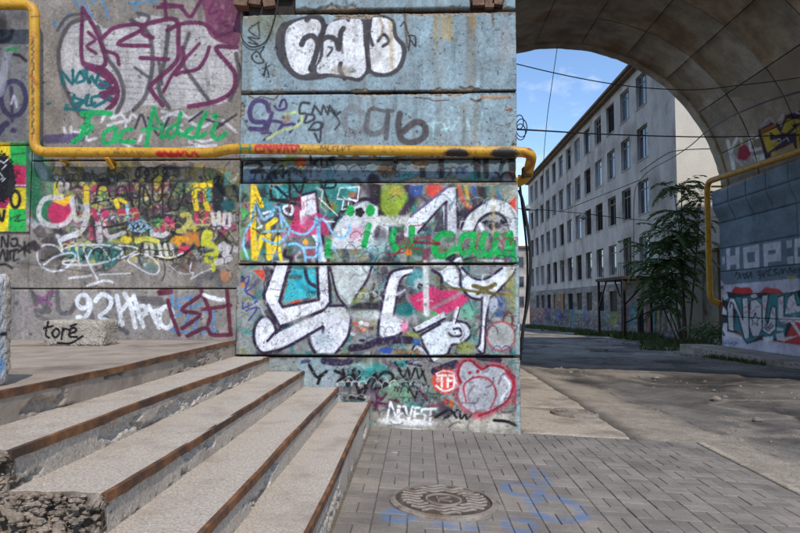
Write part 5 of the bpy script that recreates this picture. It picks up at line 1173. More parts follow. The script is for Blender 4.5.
# other sides
b = MB()
b.add([(FX, FY0, FZ0), (26, FY0, FZ0), (26, FY0, FTOP), (FX, FY0, FTOP)], [(0, 1, 2, 3)])
b.build('end_wall', M['white_plaster'], FB)
b = MB().add([(FX, FY1, FZ0), (26, FY1, FZ0), (26, FY1, FTOP), (FX, FY1, FTOP)], [(3, 2, 1, 0)]).add([(26, FY0, FZ0), (26, FY1, FZ0), (26, FY1, FTOP), (26, FY0, FTOP)], [(0, 1, 2, 3)])
b.build('rear_wall', M['plaster'], FB)
rf = MB().box(FX - 0.55, 26.4, FY0 - 0.25, FY1 + 0.4, FTOP, FTOP + 0.16).build('roof', M['roof'], FB)
MB().box(FX - 0.35, FX - 0.003, FY0 - 0.05, FY1 + 0.1, FTOP - 0.16, FTOP - 0.003).build('cornice', M['roof'], rf)
for y in (39.0, 46.5, 55.0, 62.0): MB().bevbox(FX - 0.3, FX + 0.7, y, y + 1.0, FTOP + 0.162, FTOP + 0.45, 0.05).build('roof_vent', M['roof'], rf)
# windows: frame > panes, sill
def window_meshes(w, h, kind):
    f = MB(); t = 0.07
    f.box(0, 0.06, -w / 2, w / 2, 0, t); f.box(0, 0.06, -w / 2, w / 2, h - t, h); f.box(0, 0.06, -w / 2, -w / 2 + t, t, h - t); f.box(0, 0.06, w / 2 - t, w / 2, t, h - t)
    tz = h * 0.74
    f.box(0.006, 0.054, -w / 2 + t, w / 2 - t, tz, tz + 0.06)
    for y in (-w / 6, w / 6) if kind != 1 else (0.0,):
        f.box(0.003, 0.057, y - 0.03, y + 0.03, t, tz); f.box(0.003, 0.057, y - 0.03, y + 0.03, tz + 0.06, h - t)
    return f.mesh('window')
wm_ = [window_meshes(WW, 2.0, k) for k in (0, 1)]
for m_ in wm_: m_.materials.append(M['frame'])
wmd = wm_[0].copy(); wmd.materials.clear(); wmd.materials.append(M['dark_wood']); wm_.append(wmd)
pane = MB().add([(0.03, -WW / 2 + 0.05, 0.05), (0.03, WW / 2 - 0.05, 0.05), (0.03, WW / 2 - 0.05, 1.95), (0.03, -WW / 2 + 0.05, 1.95)], [(0, 3, 2, 1)])
pms = []
for k in ('glass', 'glass_pale', 'dark'):
    q = pane.mesh('pane'); q.materials.append(M[k]); pms.append(q)
sl = MB().box(-0.06, 0.1, -WW / 2 - 0.05, WW / 2 + 0.05, -0.05, -0.003).mesh('sill'); sl.materials.append(M['plaster'])
for o in opens:
    if o[4] == 9: continue
    rk = random.random(); ki = 0 if rk < 0.5 else (2 if rk < 0.85 else 1)
    pi = 0 if random.random() < 0.62 else (1 if random.random() < 0.55 else 2)
    w_ = obj('window', wm_[ki], None, FB); w_.location = (FX + 0.16, (o[0] + o[1]) / 2, o[2]); w_.scale = (1, 1, (o[3] - o[2]) / 2.0)
    p_ = obj('pane', pms[pi], None, w_); s_ = obj('sill', sl, None, w_); s_.location = (-0.16, 0, 0)
for o in gop:
    w_ = o[1] - o[0]; h_ = o[3] - o[2]; k = o[5]
    mt = M['board'] if k in (8,) else (M['dark'] if k % 3 == 0 else M['dark_wood'])
    MB().box(FX + 0.12, FX + 0.17, o[0] + 0.002, o[1] - 0.002, o[2] + 0.002, o[3] - 0.002).build('boarded_opening', mt, FB)
for k in (7,): MB().box(FX - 0.05, FX - 0.008, cols[k] - 0.5, cols[k] + 0.5, 0.4, 2.2).build('plywood_sheet', M['board'], FB)
# balcony door and rail above the canopy
dr = MB().box(FX + 0.14, FX + 0.19, door_c - 0.75, door_c + 0.75, 2.95, 5.5).build('balcony_door', M['dark_wood'], FB)
MB().box(FX + 0.10, FX + 0.137, door_c - 0.05, door_c + 0.05, 2.96, 5.49).build('mullion', M['frame'], dr)
rl = MB()
for k in range(9): rl.box(FX - 0.30, FX - 0.28, door_c - 1.0 + k * 0.25, door_c - 0.98 + k * 0.25, 2.92, 3.9)
rl.box(FX - 0.31, FX - 0.27, door_c - 1.02, door_c + 1.04, 3.9, 3.94)
rl.build('railing', M['steel_dark'], FB)
# entrance canopy
CN = thing('entrance_canopy', 'dark flat canopy on thin posts with diagonal struts against the factory', 'canopy', (0, 0, 0))
cy0, cy1, cx0 = 36.2, 41.2, 11.7
MB().bevbox(cx0 - 0.15, FX - 0.02, cy0 - 0.15, cy1 + 0.15, 2.70, 2.88, 0.03).build('canopy_roof', M['canopy'], CN)
for x, y in ((cx0, cy0), (cx0, cy1), (13.2, cy0), (13.2, cy1)):
    MB().box(x - 0.07, x + 0.07, y - 0.07, y + 0.07, float(g(x, y)) - 0.1, 2.70).build('post', M['steel_dark'], CN)
for x, y, s in ((cx0, cy0, 1), (cx0, cy1, -1)):
    MB().bar((x, y, 1.0), (x, y + s * 1.7, 2.7), 0.08).build('strut', M['steel_dark'], CN)
MB().bar((cx0, cy0, 1.2), (13.1, cy0, 2.7), 0.08).build('strut', M['steel_dark'], CN)
MB().bar((cx0, cy0, 0.2), (13.2, cy0, 0.9), 0.06).build('strut', M['steel_dark'], CN)

# low annex by the factory corner
AN = thing('brick_annex', 'low shabby annex with a dark red doorway beside the factory corner', 'shed')
ax0, ax1, ay0 = 14.55, 18.5, 31.0
adn = [(15.25, 16.35, -0.9, 1.25)]
b = MB()
b.add([(ax0, ay0, -1.2), (15.25, ay0, -1.2), (15.25, ay0, 3.9), (ax0, ay0, 3.9)], [(0, 1, 2, 3)])
b.add([(16.35, ay0, -1.2), (ax1, ay0, -1.2), (ax1, ay0, 3.9), (16.35, ay0, 3.9)], [(0, 1, 2, 3)])
b.add([(15.25, ay0, 1.25), (16.35, ay0, 1.25), (16.35, ay0, 3.9), (15.25, ay0, 3.9)], [(0, 1, 2, 3)])
b.add([(ax0, ay0, -1.2), (ax0, FY0, -1.2), (ax0, FY0, 3.9), (ax0, ay0, 3.9)], [(3, 2, 1, 0)])
M['annex'] = mat_noise('stained_render', (120, 108, 92), (162, 148, 128), 1.2, c3=(86, 74, 66), sc3=0.9)
b.build('wall', M['annex'], AN)
MB().box(ax0 - 0.2, ax1, ay0 - 0.25, FY0 - 0.01, 3.9, 4.02).build('roof', M['roof'], AN)
M['redwood'] = mat_noise('red_door', (92, 36, 26), (126, 52, 36), 3)
d_ = MB().box(15.27, 16.33, ay0 + 0.12, ay0 + 0.17, -1.0, 1.24).build('door', M['redwood'], AN)
MB().box(15.62, 16.0, ay0 + 0.09, ay0 + 0.118, -0.9, 0.9).build('door_opening', M['dark'], d_)
w_ = MB().box(14.8, 16.6, ay0 - 0.05, ay0 - 0.004, 1.75, 3.35).build('window', M['dark_wood'], AN)
MB().box(14.9, 16.5, ay0 - 0.058, ay0 - 0.052, 1.85, 3.25).build('pane', M['dark'], w_)
MB().box(15.1, 15.4, ay0 - 0.066, ay0 - 0.06, 1.9, 2.2).build('sign', mat_noise('red_plate', (206, 70, 40), (190, 60, 36), 4), w_)
# distant house behind the factory
DH = thing('distant_house', 'lower grey apartment house beyond the far end of the factory', 'building')
b = MB().box(14.2, 26, 96, 110, -3, 9.6); b.build('wall', M['plaster'], DH)
MB().box(13.8, 26.4, 95.6, 110.4, 9.603, 9.9).build('roof', M['roof'], DH)
for z in (0.6, 3.6, 6.6):
    for x in (14.9, 17.2, 19.5):
        w_ = MB().box(x, x + 1.2, 95.94, 95.997, z, z + 1.7).build('window', M['frame'], DH)
        MB().box(x + 0.1, x + 1.1, 95.92, 95.938, z + 0.1, z + 1.6).build('pane', M['glass'], w_)
    for y in (98, 102, 106):
        w_ = MB().box(14.14, 14.197, y, y + 1.4, z, z + 1.7).build('window', M['frame'], DH)
        MB().box(14.12, 14.138, y + 0.1, y + 1.3, z + 0.1, z + 1.6).build('pane', M['glass'], w_)
EH = thing('end_house', 'long low house closing the far end of the roadway', 'building')
MB().box(-16, 12, 128, 140, -3, 8.0).build('wall', M['plaster'], EH)
MB().box(-16.4, 12.4, 127.6, 140.4, 8.003, 8.4).build('roof', M['roof'], EH)
for z in (0.2, 4.2):
    for k in range(9):
        x = -15 + k * 3.0
        w_ = MB().box(x, x + 1.4, 127.94, 127.997, z, z + 1.9).build('window', M['frame'], EH)
        MB().box(x + 0.1, x + 1.3, 127.92, 127.938, z + 0.1, z + 1.8).build('pane', M['glass'], w_)
# ---------------------------------------------------------------- stairs
STX = [-0.527, -0.861, -1.227, -1.614, -1.98]
STZ = [0.335, 0.495, 0.655, 0.815, 0.978]
SY0, SY1 = 2.46, 6.762
M['step'] = mat_noise('step_concrete', (150, 139, 127), (212, 200, 185), 75, bs=60, bstr=0.8, bd=0.008, c3=(164, 150, 137), sc3=2.6, p3=(0.5, 0.7), lo=0.3, hi=0.64)
M['landing'] = mat_noise('landing_concrete', (150, 137, 124), (176, 161, 146), 3.0, bs=70, bstr=0.3, bd=0.004, c3=(122, 108, 98), sc3=1.2, p3=(0.5, 0.62))
M['riser'] = M['step']
STAIR = thing('staircase', 'worn concrete steps edged with rusty steel strips climbing to a landing', 'stairs')
for i in range(5):
    xe = STX[i]; xb = STX[i + 1] - 0.03 if i < 4 else -6.2
    zt = STZ[i]; zb = (STZ[i - 1] - 0.02) if i else -0.06
    y0 = SY0 if i < 4 else 0.6; y1 = SY1 if i < 4 else YL - 0.03
    # profile: riser bottom -> top edge -> tread back
    prof = [(xe + 0.012, z) for z in np.linspace(zb, zt, 22)] + [(x, zt) for x in np.linspace(xe, xb, 20 if i < 4 else 60)[1:]]
    n_r = 22
    ys = np.linspace(y0, y1, 520 if i < 4 else 560)
    P = np.array(prof)
    S_, Yg = np.meshgrid(np.arange(len(P)), ys, indexing='ij')
    X = P[S_, 0]; Z = P[S_, 1].astype(float)
    rz = S_ < n_r
    n = fbm(Yg * 6, Z * 6 + i * 3, 200 + i, 5, 0.6)
    hole = sstep(0.585, 0.64, fbm(Yg * 2.4, Z * 7 + i * 9, 230 + i, 5, 0.65)) * (0.2 + fbm(Yg * 26, Z * 26, 240, 3, 0.7))
    X = np.where(rz, X - 0.006 * n - 0.05 * hole * sstep(0, 0.03, zt - Z) - 0.004 * fbm(Yg * 30, Z * 30, 245, 2), X)
    wear = fbm(X * 2.2, Yg * 2.2, 250 + i, 4) - 0.5
    dist = np.clip((xe - X) / 0.4, 0, 1)
    Z = np.where(rz, Z, Z + 0.005 * wear * sstep(0.02, 0.2, dist) + 0.004 * (fbm(X * 26, Yg * 26, 255, 2) - 0.5) * sstep(0, 0.1, dist))
    ye = Yg
    if i < 4:   # crumbled near end
        rag = 0.10 * (fbm(X * 7, Z * 7, 260 + i, 4) - 0.2)
        ye = np.where(S_ >= 0, Yg + rag * np.clip(1 - (Yg - y0) / 0.25, 0, 1), Yg)
        # broken end face folded down from the first row
        k_ = np.arange(12, 0, -1)[None, :]
        Ze = np.minimum(Z[:, :1], zt - 0.022 * k_ + 0.012 * (fbm(X[:, :1] * 20 + k_, k_ * 3.3 + X[:, :1] * 9, 270 + i, 3) - 0.5))
        w1, w2, wv0 = worley(X[:, :1] * 17 + 0 * k_, k_ * 0.42 + 0 * X[:, :1], 5 + i)
        Ye = ye[:, :1] + (0.10 * (wv0 - 0.55) + 0.05 * (fbm(X[:, :1] * 30, k_ * 0.9, 280 + i, 3, 0.7) - 0.5)) * np.minimum(1, k_ / 2)
        Xe = np.repeat(X[:, :1], 12, 1)
        X = np.hstack([Xe, X]); ye = np.hstack([Ye, ye]); Z = np.hstack([Ze, Z])
    V = np.stack([X.ravel(), ye.ravel(), Z.ravel()], 1)
    ys = np.arange(X.shape[1])
    so_ = obj('step' if i < 4 else 'landing', mesh_np('step', V, grid_faces(len(P), len(ys)), False), M['step'] if i < 4 else M['landing'], STAIR)
    if i < 4:
        so_.data.materials.append(M['rubble'])
        ny_ = X.shape[1]; mi = np.zeros((len(P) - 1, ny_ - 1), np.int32); mi[:, :12] = 1
        so_.data.polygons.foreach_set('material_index', mi.ravel())
    # rusty steel edging
    nb = MB(); yn = np.linspace((2.44, 2.46, 2.45, 2.46, 0.6)[i], y1 - (0.004 if i < 4 else 0.02), 110)
    hN = 0.034
    for k, y in enumerate(yn):
        wv_ = 0.012 * math.sin(y * 2.1 + i) + 0.010 * (float(fbm(y * 3, i, 31, 3)) - 0.5); wz = 0.005 * math.sin(y * 1.3 + i * 3) + 0.008 * (float(fbm(y * 2.5, i + 9, 33, 3)) - 0.5); hv = 0.012 * (float(fbm(y * 5, i + 5, 35, 4, 0.7)) - 0.5)
        xo = xe + 0.018 + wv_ * 0.4
        for dx, dz in ((0, -hN + hv), (0, 0.005), (-0.022, 0.006), (-0.022, 0.001), (-0.008, -0.001), (-0.008, -hN + hv)):
            nb.v.append((xo + dx, y, zt + dz + wz))
    for k in range(len(yn) - 1):
        for q in range(6):
            q2 = (q + 1) % 6; nb.f.append((k * 6 + q, k * 6 + q2, (k + 1) * 6 + q2, (k + 1) * 6 + q))
    nb.f.append((0, 5, 4, 3, 2, 1)); e6 = (len(yn) - 1) * 6; nb.f.append(tuple(e6 + q for q in (0, 1, 2, 3, 4, 5)))
    nb.build('nosing', M['rust'], STAIR)
# solid body under the treads
bodyb = MB()
for i in range(5):
    xe = STX[i] - 0.09; xb = STX[i + 1] - 0.09 if i < 4 else -6.2
    bodyb.box(xb, xe, (SY0 + 0.12) if i < 4 else 0.7, SY1 - 0.01, -0.1, STZ[i] - 0.03)
bodyb.build('stair_body', M['concrete'], STAIR)
# crumbled near end of the flight
def step_h(X):
    h = np.full_like(X, 0.10)
    for i in range(5): h = np.where(X < STX[i] - 0.01, STZ[i], h)
    return h
xs = np.linspace(-2.3, -0.45, 260); ys = ys_h = np.linspace(1.25, 2.60, 190)
X, Y = np.meshgrid(xs, ys, indexing='ij')
H = step_h(X) - 0.03
t = (2.50 - Y) + 0.12 * (fbm(X * 5, Y * 5, 300, 4) - 0.5)
wx = X + 0.05 * (fbm(X * 9, Y * 9, 305, 3) - .5); wy = Y + 0.05 * (fbm(X * 9, Y * 9, 306, 3) - .5)
a1, a2, av = worley(wx * 11, wy * 11, 3); b1, b2, bv = worley(wx * 27, wy * 27, 13)
lump = 0.13 * (av - 0.6) + 0.035 * np.minimum(a2 - a1, 0.4) + 0.045 * (bv - 0.5) + 0.018 * np.minimum(b2 - b1, 0.4) + 0.05 * (fbm(X * 4, Y * 4, 330, 3) - 0.5)
Hs = 0.5 * H + 0.5 * (0.58 - 0.30 * (X + 1.5))          # the heap evens the steps out
k_ = sstep(0.05, 0.5, t)
Z = np.maximum(H * (1 - k_) + Hs * k_ - 0.09 - np.clip(t, 0, 2) * 0.62, 0.03) + lump * sstep(0.0, 0.06, t)
Z = np.where(t <= 0, H - 0.06, Z)
V = np.stack([X.ravel(), Y.ravel(), Z.ravel()], 1)
rb_ = obj('rubble', mesh_np('rubble', V, grid_faces(260, 190)), M['rubble'])
tag(rb_, 'crumbled concrete and brick rubble at the broken end of the steps', 'rubble', kind='stuff')
def rock(b, p, r, rnd):
    n = 7; o = len(b.v)
    ring_ = []
    for lv, (zz, rr) in enumerate(((-0.5, 0.6), (-0.05, 1.0), (0.4, 0.7))):
        for k in range(n):
            a = 2 * math.pi * k / n + lv * 0.3; q = r * rr * rnd.uniform(0.7, 1.2)
            b.v.append((p[0] + q * math.cos(a), p[1] + q * math.sin(a) * 0.8, p[2] + r * zz * rnd.uniform(0.7, 1.1)))
    b.v.append((p[0], p[1], p[2] + r * 0.55)); 
    for lv in range(2):
        for k in range(n):
            k2 = (k + 1) % n; b.f.append((o + lv * n + k, o + lv * n + k2, o + lv * n + n + k2, o + lv * n + n + k))
    for k in range(n): b.f.append((o + 2 * n + k, o + 2 * n + (k + 1) % n, o + 3 * n))
rs = random.Random(5)
sb = MB()
HZ = Z.copy(); HX = xs.copy(); HY = ys_h
for k in range(2600):
    x = rs.uniform(-2.25, -0.6); y = 2.55 - abs(rs.gauss(0, 0.28))
    if y < 1.4: continue
    ia = min(len(HX) - 1, int((x - HX[0]) / (HX[-1] - HX[0]) * (len(HX) - 1))); ib = min(len(HY) - 1, int((y - HY[0]) / (HY[-1] - HY[0]) * (len(HY) - 1)))
    rock(sb, (x, y, float(HZ[ia, ib]) + 0.004), abs(rs.gauss(0, 0.013)) + 0.005, rs)
for i in range(1, 4):            # crumbs clinging to the broken ends of the treads
    for k in range(170):
        x = rs.uniform(STX[i + 1], STX[i]); z = STZ[i] - abs(rs.gauss(0, 0.07)) - 0.008
        rock(sb, (x, SY0 + 0.02 - (STZ[i] - z) * 0.35 + rs.uniform(-0.02, 0.02), z), rs.uniform(0.006, 0.022), rs)
so = sb.build('rubble_stones', M['rubble']); tag(so, 'broken bits of concrete lying on the rubble at the end of the steps', 'rubble', kind='stuff')

# concrete block on the landing
def rough_block(name, sx, sy, sz, n, rnd, mat, seed, loc, colf=None):
    Vs, Qs, Cs = [], [], []
    bm = bmesh.new(); bmesh.ops.create_cube(bm, size=1.0)
    bmesh.ops.subdivide_edges(bm, edges=bm.edges[:], cuts=n, use_grid_fill=True)
    me = bpy.data.meshes.new(name); bm.to_mesh(me); bm.free()
    A = np.zeros(len(me.vertices) * 3); me.vertices.foreach_get('co', A); A = A.reshape(-1, 3)
    h = np.array([sx, sy, sz]) / 2; q = A * 2 * h
    inner = np.clip(q, -(h - rnd), h - rnd); d = q - inner; L = np.linalg.norm(d, axis=1)[:, None]
    q = inner + d / np.maximum(L, 1e-9) * np.minimum(rnd, L)
    nn = fbm(q[:, 0] * 9 + q[:, 2] * 5, q[:, 1] * 9 + q[:, 2] * 7, seed, 4)[:, None] - 0.5
    n2 = fbm(q[:, 0] * 40 + q[:, 2] * 33, q[:, 1] * 40 - q[:, 2] * 21, seed + 3, 3, 0.6)[:, None] - 0.5
    q = q * (1 + 0.10 * nn) + np.sign(q) * 0.014 * n2 + np.array([0, 0, sz / 2])
    me.vertices.foreach_set('co', q.ravel()); me.update()
    if colf is not None:
        V = np.zeros(len(me.vertices) * 3); me.vertices.foreach_get('co', V); V = V.reshape(-1, 3) + np.array(loc)
        a = me.color_attributes.new('Col', 'FLOAT_COLOR', 'POINT'); c4 = np.ones((len(V), 4), np.float32); c4[:, :3] = colf(V); a.data.foreach_set('color', c4.ravel())
    o = obj(name, me, mat); o.location = loc
    return o
CT = Canvas(-15, 270, 110, 400, (180, 170, 156), ss=4, seed=9)
c = CT
c.grime(0.4, (140, 128, 114), 4, 0.3, 0.3, 0.45); c.speck((120, 108, 96), 0.66, 0.7, 8, 0.9); c.speck((214, 206, 194), 0.66, 0.6, 18, 0.9)
c.f(0, 270, 4.1)
K = (26, 24, 26)
for t in ('172,240 216,230', '198,212 188,262 200,278', '228,240 214,258 224,276 240,266 240,246 228,240', '252,284 258,240', '256,256 266,242 280,244', '284,262 312,250 304,236 288,246 286,272 316,274', '236,300 290,300 338,272', '290,230 312,222'): c.s(t, 8.5, K, soft=0.5)
c.fill([[-80, -10], [24, -10], [24, 540], [-80, 540]], (206, 208, 210), 0.8); c.s('-4,262 20,262', 16, (40, 44, 60)); c.blob(4, 390, 18, 30, (130, 170, 214)); c.s('0,300 10,360', 8, (176, 190, 206)); c.s('-20,180 30,184', 6, (150, 144, 140))
M['block_paint'] = mat_attr('rough_block_paint', 0.9, 50, 1.0, 0.015, 0.2, 80, 0.7, 1.15)
pb = Vector(at_y(71, 346.5, 6.0)); 
bx0 = at_y(40.5, 347, 5.95).x; bx1 = at_y(102, 347, 5.95).x
tb = rough_block('concrete_block', bx1 - bx0, 0.30, 0.25, 70, 0.035, M['block_paint'], 3, ((bx0 + bx1) / 2, 6.12, STZ[4] - 0.004), lambda V: CT.sample(*proj(V)))
tag(tb, 'loose rough concrete block with black scrawl standing on the landing', 'block')
pr = at_y(7.5, 392, 3.05)
pt = rough_block('concrete_post', 0.36, 0.22, 0.57, 50, 0.05, M['block_paint'], 8, (-2.265, 3.10, STZ[4] - 0.004), lambda V: CT.sample(*proj(V)))
tag(pt, 'stubby whitewashed concrete post at the edge of the landing', 'post')

# ---------------------------------------------------------------- manhole covers
M['iron_dirt'] = mat_noise('dirty_iron', (70, 60, 52), (104, 92, 80), 12, bs=70, bstr=0.5, c3=(84, 98, 116), sc3=5, p3=(0.6, 0.7))
def manhole(loc, r, label, wavy):
    t_ = thing('manhole_cover', label, 'manhole')
    MB().lathe([(r + 0.045, -0.03), (r + 0.04, 0.004), (r + 0.025, 0.012), (r + 0.002, 0.016), (r, -0.02)], 48).build('frame', M['iron'], t_)
    MB().lathe([(r - 0.006, -0.03), (r - 0.006, 0.006), (r - 0.012, 0.010), (0.001, 0.010)], 48).build('cover', M['iron_dirt'] if wavy else M['iron'], t_)
    rb2 = MB()
    rib = M['iron']
    if wavy:
        for k in range(-5, 6):
            yk = k * r * 2 / 11.5
            L = math.sqrt(max(0, (r - 0.035) ** 2 - yk * yk))
            run = []
            for s_ in np.linspace(-L, L, 60):
                q = Vector((s_, yk + 0.016 * math.sin(s_ * 46 + 0.5), 0.015))
                if 0.47 * r < q.xy.length < r - 0.02: run.append(q)
                else:
                    if len(run) > 2: MB().tube(run, 0.0115, 6).build('rib', rib, t_)
                    run = []
            if len(run) > 2: MB().tube(run, 0.0115, 6).build('rib', rib, t_)
        c6 = [Vector((r * 0.36 * math.cos(a), r * 0.36 * math.sin(a), 0.012)) for a in np.linspace(0, 2 * math.pi, 33)]
        MB().tube(c6, 0.009, 5).build('centre_ring', rib, t_)
        kl = MB().bar((-0.04, -0.05, 0.012), (-0.04, 0.05, 0.012), 0.014).bar((0.05, 0.05, 0.012), (-0.04, 0.0, 0.012), 0.014).bar((0.05, -0.05, 0.012), (-0.04, 0.0, 0.012), 0.014)
        kl.build('letter', rib, t_)
    else:
        for q in (0.35, 0.62, 0.86):
            c6 = [Vector((r * q * math.cos(a), r * q * math.sin(a), 0.010)) for a in np.linspace(0, 2 * math.pi, 33)]
            MB().tube(c6, 0.008, 5).build('rib', rib, t_)
    t_.matrix_world = Matrix.Translation(loc) @ Matrix.Rotation(math.atan(0.05), 4, 'Y') @ Matrix.Rotation(0.12, 4, 'Z')
    return t_
manhole(mh1 + Vector((0, 0, 0.008)), 0.325, 'wavy ribbed round manhole cover daubed with blue among the grey pavers', True)
mh2 = at_g(574.5, 414.5)
manhole(mh2 + Vector((0, 0, 0.026)), 0.262, 'small rusty round manhole cover in the pale footpath beside the pier', False)
cb = MB().lathe([(0.47, -0.06), (0.468, -0.012), (0.38, -0.001), (0.36, -0.03)], 48); co = cb.build('collar', M['bed'], PAV); co.matrix_world = Matrix.Translation(mh1) @ Matrix.Rotation(math.atan(0.05), 4, 'Y')

# ---------------------------------------------------------------- gas pipes
def bend_path(pts, r, n=6):
    P = [Vector(p) for p in pts]; out = [P[0]]
    for i in range(1, len(P) - 1):
        a = (P[i - 1] - P[i]); b_ = (P[i + 1] - P[i]); ra = min(r, a.length * 0.49, b_.length * 0.49)
        a = P[i] + a.normalized() * ra; b_ = P[i] + b_.normalized() * ra
        for k in range(n + 1):
            t = k / n; out.append(a * (1 - t) ** 2 + P[i] * 2 * t * (1 - t) + b_ * t * t)
    out.append(P[-1]); return out
def resample(P, step):
    out = [P[0]]
    for i in range(1, len(P)):
        d = (P[i] - P[i - 1]).length; n = max(1, int(d / step))
        for k in range(1, n + 1): out.append(P[i - 1].lerp(P[i], k / n))
    return out
M['pipe'] = mat_attr('yellow_pipe_paint', 0.5, 50, 0.15, 0.003, 0.45, 60, 0.85, 1.08)
yl = YL - 0.17; yf = YP - 0.14
pth = [at_y(-90, 4.5, yl), at_y(34.5, 5, yl), at_y(34.5, 152.0, yl), at_y(216, 152.8, yl), at_y(230, 148.6, yf), at_y(533, 152.2, yf), Vector(at_y(533, 160, yf + 0.0)) + Vector((0.0, 0.42, -0.13)), Vector(at_y(533, 160, yf)) + Vector((-0.35, 0.62, -0.2))]
pth = resample(bend_path(pth, 0.13), 0.011)
GP = thing('gas_pipe', 'yellow gas pipe bent along the graffiti wall and across the blue pier', 'pipe')
pb_ = MB().tube(pth, 0.055, 22); me = pb_.mesh('pipe_run', True)
Vp = np.array(pb_.v); u, v = proj(Vp); cc = CY.sample(u, v, 0.95)
a = me.color_attributes.new('Col', 'FLOAT_COLOR', 'POINT'); c4 = np.ones((len(Vp), 4), np.float32); c4[:, :3] = cc; a.data.foreach_set('color', c4.ravel())
obj('pipe_run', me, M['pipe'], GP)
M['yellow'] = mat_noise('yellow_paint', (186, 132, 34), (214, 160, 46), 8, rough=0.55, c3=(120, 76, 40), sc3=9, p3=(0.58, 0.66))
for u_, v_, yq in ((108, 153, yl), (60, 153, yl)):
    p = at_y(u_, v_, yq)
    bkt = MB().box(p.x - 0.02, p.x + 0.02, p.y + 0.02, YL + 0.03, p.z - 0.085, p.z - 0.06)
    if u_ == 108: bkt.bar((p.x, p.y - 0.03, p.z - 0.06), (p.x + 0.03, p.y + 0.06, p.z - 0.16), 0.045, 0.03)
    bkt.build('bracket', M['yellow'], GP)
for u_ in (270, 395, 505):
    p = at_y(u_, 152, yf); MB().box(p.x - 0.02, p.x + 0.02, p.y + 0.02, YP + 0.09, p.z - 0.075, p.z - 0.055).build('bracket', M['steel_dark'], GP)
for k, (u_, v_) in enumerate(((237, 148.7), (150, 152.8))):
    p = at_y(u_, v_, yf if u_ > 230 else yl); MB().tube([p - Vector((0.006, 0, 0)), p + Vector((0.006, 0, 0))], 0.0575, 22).build('weld', M['yellow'], GP)
p = at_y(527, 172, YP + 0.1); MB().box(p.x - 0.04, p.x + 0.05, p.y, p.y + 0.12, p.z - 0.05, p.z + 0.06).build('bracket', M['rust'], GP)
# pipe on the passage wall
SP = thing('wall_pipe', 'yellow gas pipe standing at the corner of the passage wall and rising along it', 'pipe')
xq = SX - 0.42
q0 = at_x(709, 302, xq)
yq = 22.15
def sp(x, z): return Vector((x, yq, z))
zt_ = at_y(709, 182, yq).z
xq = at_y(708.5, 240, yq).x
far = at_x(805, 149.5, xq)
pth2 = bend_path([Vector((xq + 0.45, yq, at_y(709, 301, yq).z - 0.12)), sp(xq, at_y(709, 300, yq).z), sp(xq, zt_), Vector((xq, far.y, far.z)), Vector((xq, far.y, far.z)) + (Vector((xq, far.y, far.z)) - sp(xq, zt_)) * 2], 0.35)
MB().tube(pth2, 0.098, 14).build('pipe_run', M['yellow'], SP, True)
p = sp(xq, zt_); MB().box(p.x, SX + 0.1, 21.8, 21.86, p.z - 0.25, p.z - 0.19).build('bracket', M['yellow'], SP)

# ---------------------------------------------------------------- cables and wires
def wire(name, label, pts, r, cat='wire', group=None, n=6, mat=None, k=8):
    P = smooth_path(pts, k)
    o = MB().tube([Vector(p) for p in P], r, n).build(name, mat or M['cable'], None, True)
    return tag(o, label, cat, group)
def pxs(L): return [at_y(u, v, d) for u, v, d in L]
wire('overhead_wire', 'long sagging overhead wire below the crown of the vault', [Vector((-1.09, 12.0, at_y(360, 20, 12).z))] + pxs([(505, 61, 12), (600, 82, 12), (672, 89.5, 12), (730, 86.5, 12), (850, 66, 12)]) + [Vector((10.55, 11.6, 6.9))], 0.010)
wire('overhead_wire', 'straight black overhead wire running level from the loops at the pier', [Vector((PR - 0.02, 8.0, 3.59))] + pxs([(520.5, 129.6, 8.9), (610, 134.5, 12), (710, 137.0, 13), (800, 135.0, 14), (832, 134, 14.4)]) + [Vector((10.55, 14.6, 5.25))], 0.013)
wire('hanging_wire', 'thin wire hanging from the rim of the vault against the sky', pxs([(558, 42, 21.9), (552, 84, 21.9), (547, 120, 22.4), (543.5, 165, 26), (543, 209, 33)]), 0.012)
wire('service_cable', 'cable sweeping from the factory wall up under the vault', pxs([(634, 282, 38.4), (634, 200, 38.4), (640, 181, 36), (652, 169, 34), (672, 158, 30), (690, 146, 24), (715, 125, 18.5), (760, 104, 15), (850, 70, 12)]) + [Vector((9.9, 11.2, 7.4))], 0.020)
wire('overhead_wire', 'pair of wires reaching the bright end wall of the factory', pxs([(640, 172, 34), (660, 158, 32.5), (676, 151, 31), (720, 149, 26)]) + [Vector((12.9, 21.96, 6.5))], 0.022)
wire('overhead_wire', 'low wire carrying a hanging lamp before the factory windows', [Vector((-1.6, 21.97, 6.6))] + pxs([(512, 206.5, 31), (545, 210, 33), (583, 213.5, 33), (620, 218, 33), (653, 221, 37.6)]), 0.022)
wire('overhead_wire', 'faint diagonal wire across the factory facade', pxs([(560, 212, 40), (600, 196, 38), (640, 180, 36)]), 0.02)
p = at_y(583, 213.5, 33)
LP = thing('street_lamp', 'small pale lamp hanging from the low wire before the factory', 'lamp')
MB().lathe([(0.02, 0.0), (0.05, -0.06), (0.14, -0.12), (0.2, -0.24), (0.19, -0.26), (0.04, -0.22)], 14, p).build('lamp_shade', M['lamp_grey'], LP)
MB().lathe([(0.05, -0.2), (0.1, -0.26), (0.08, -0.32), (0.005, -0.35)], 12, p).build('bulb', M['glass_pale'], LP)
p = at_y(527.5, 204.5, 33); LP2 = thing('street_lamp', 'second small lamp on the low wire close beside the pier', 'lamp')
MB().lathe([(0.02, 0.0), (0.05, -0.06), (0.14, -0.12), (0.2, -0.24), (0.19, -0.26), (0.04, -0.22)], 14, p).build('lamp_shade', M['lamp_grey'], LP2)
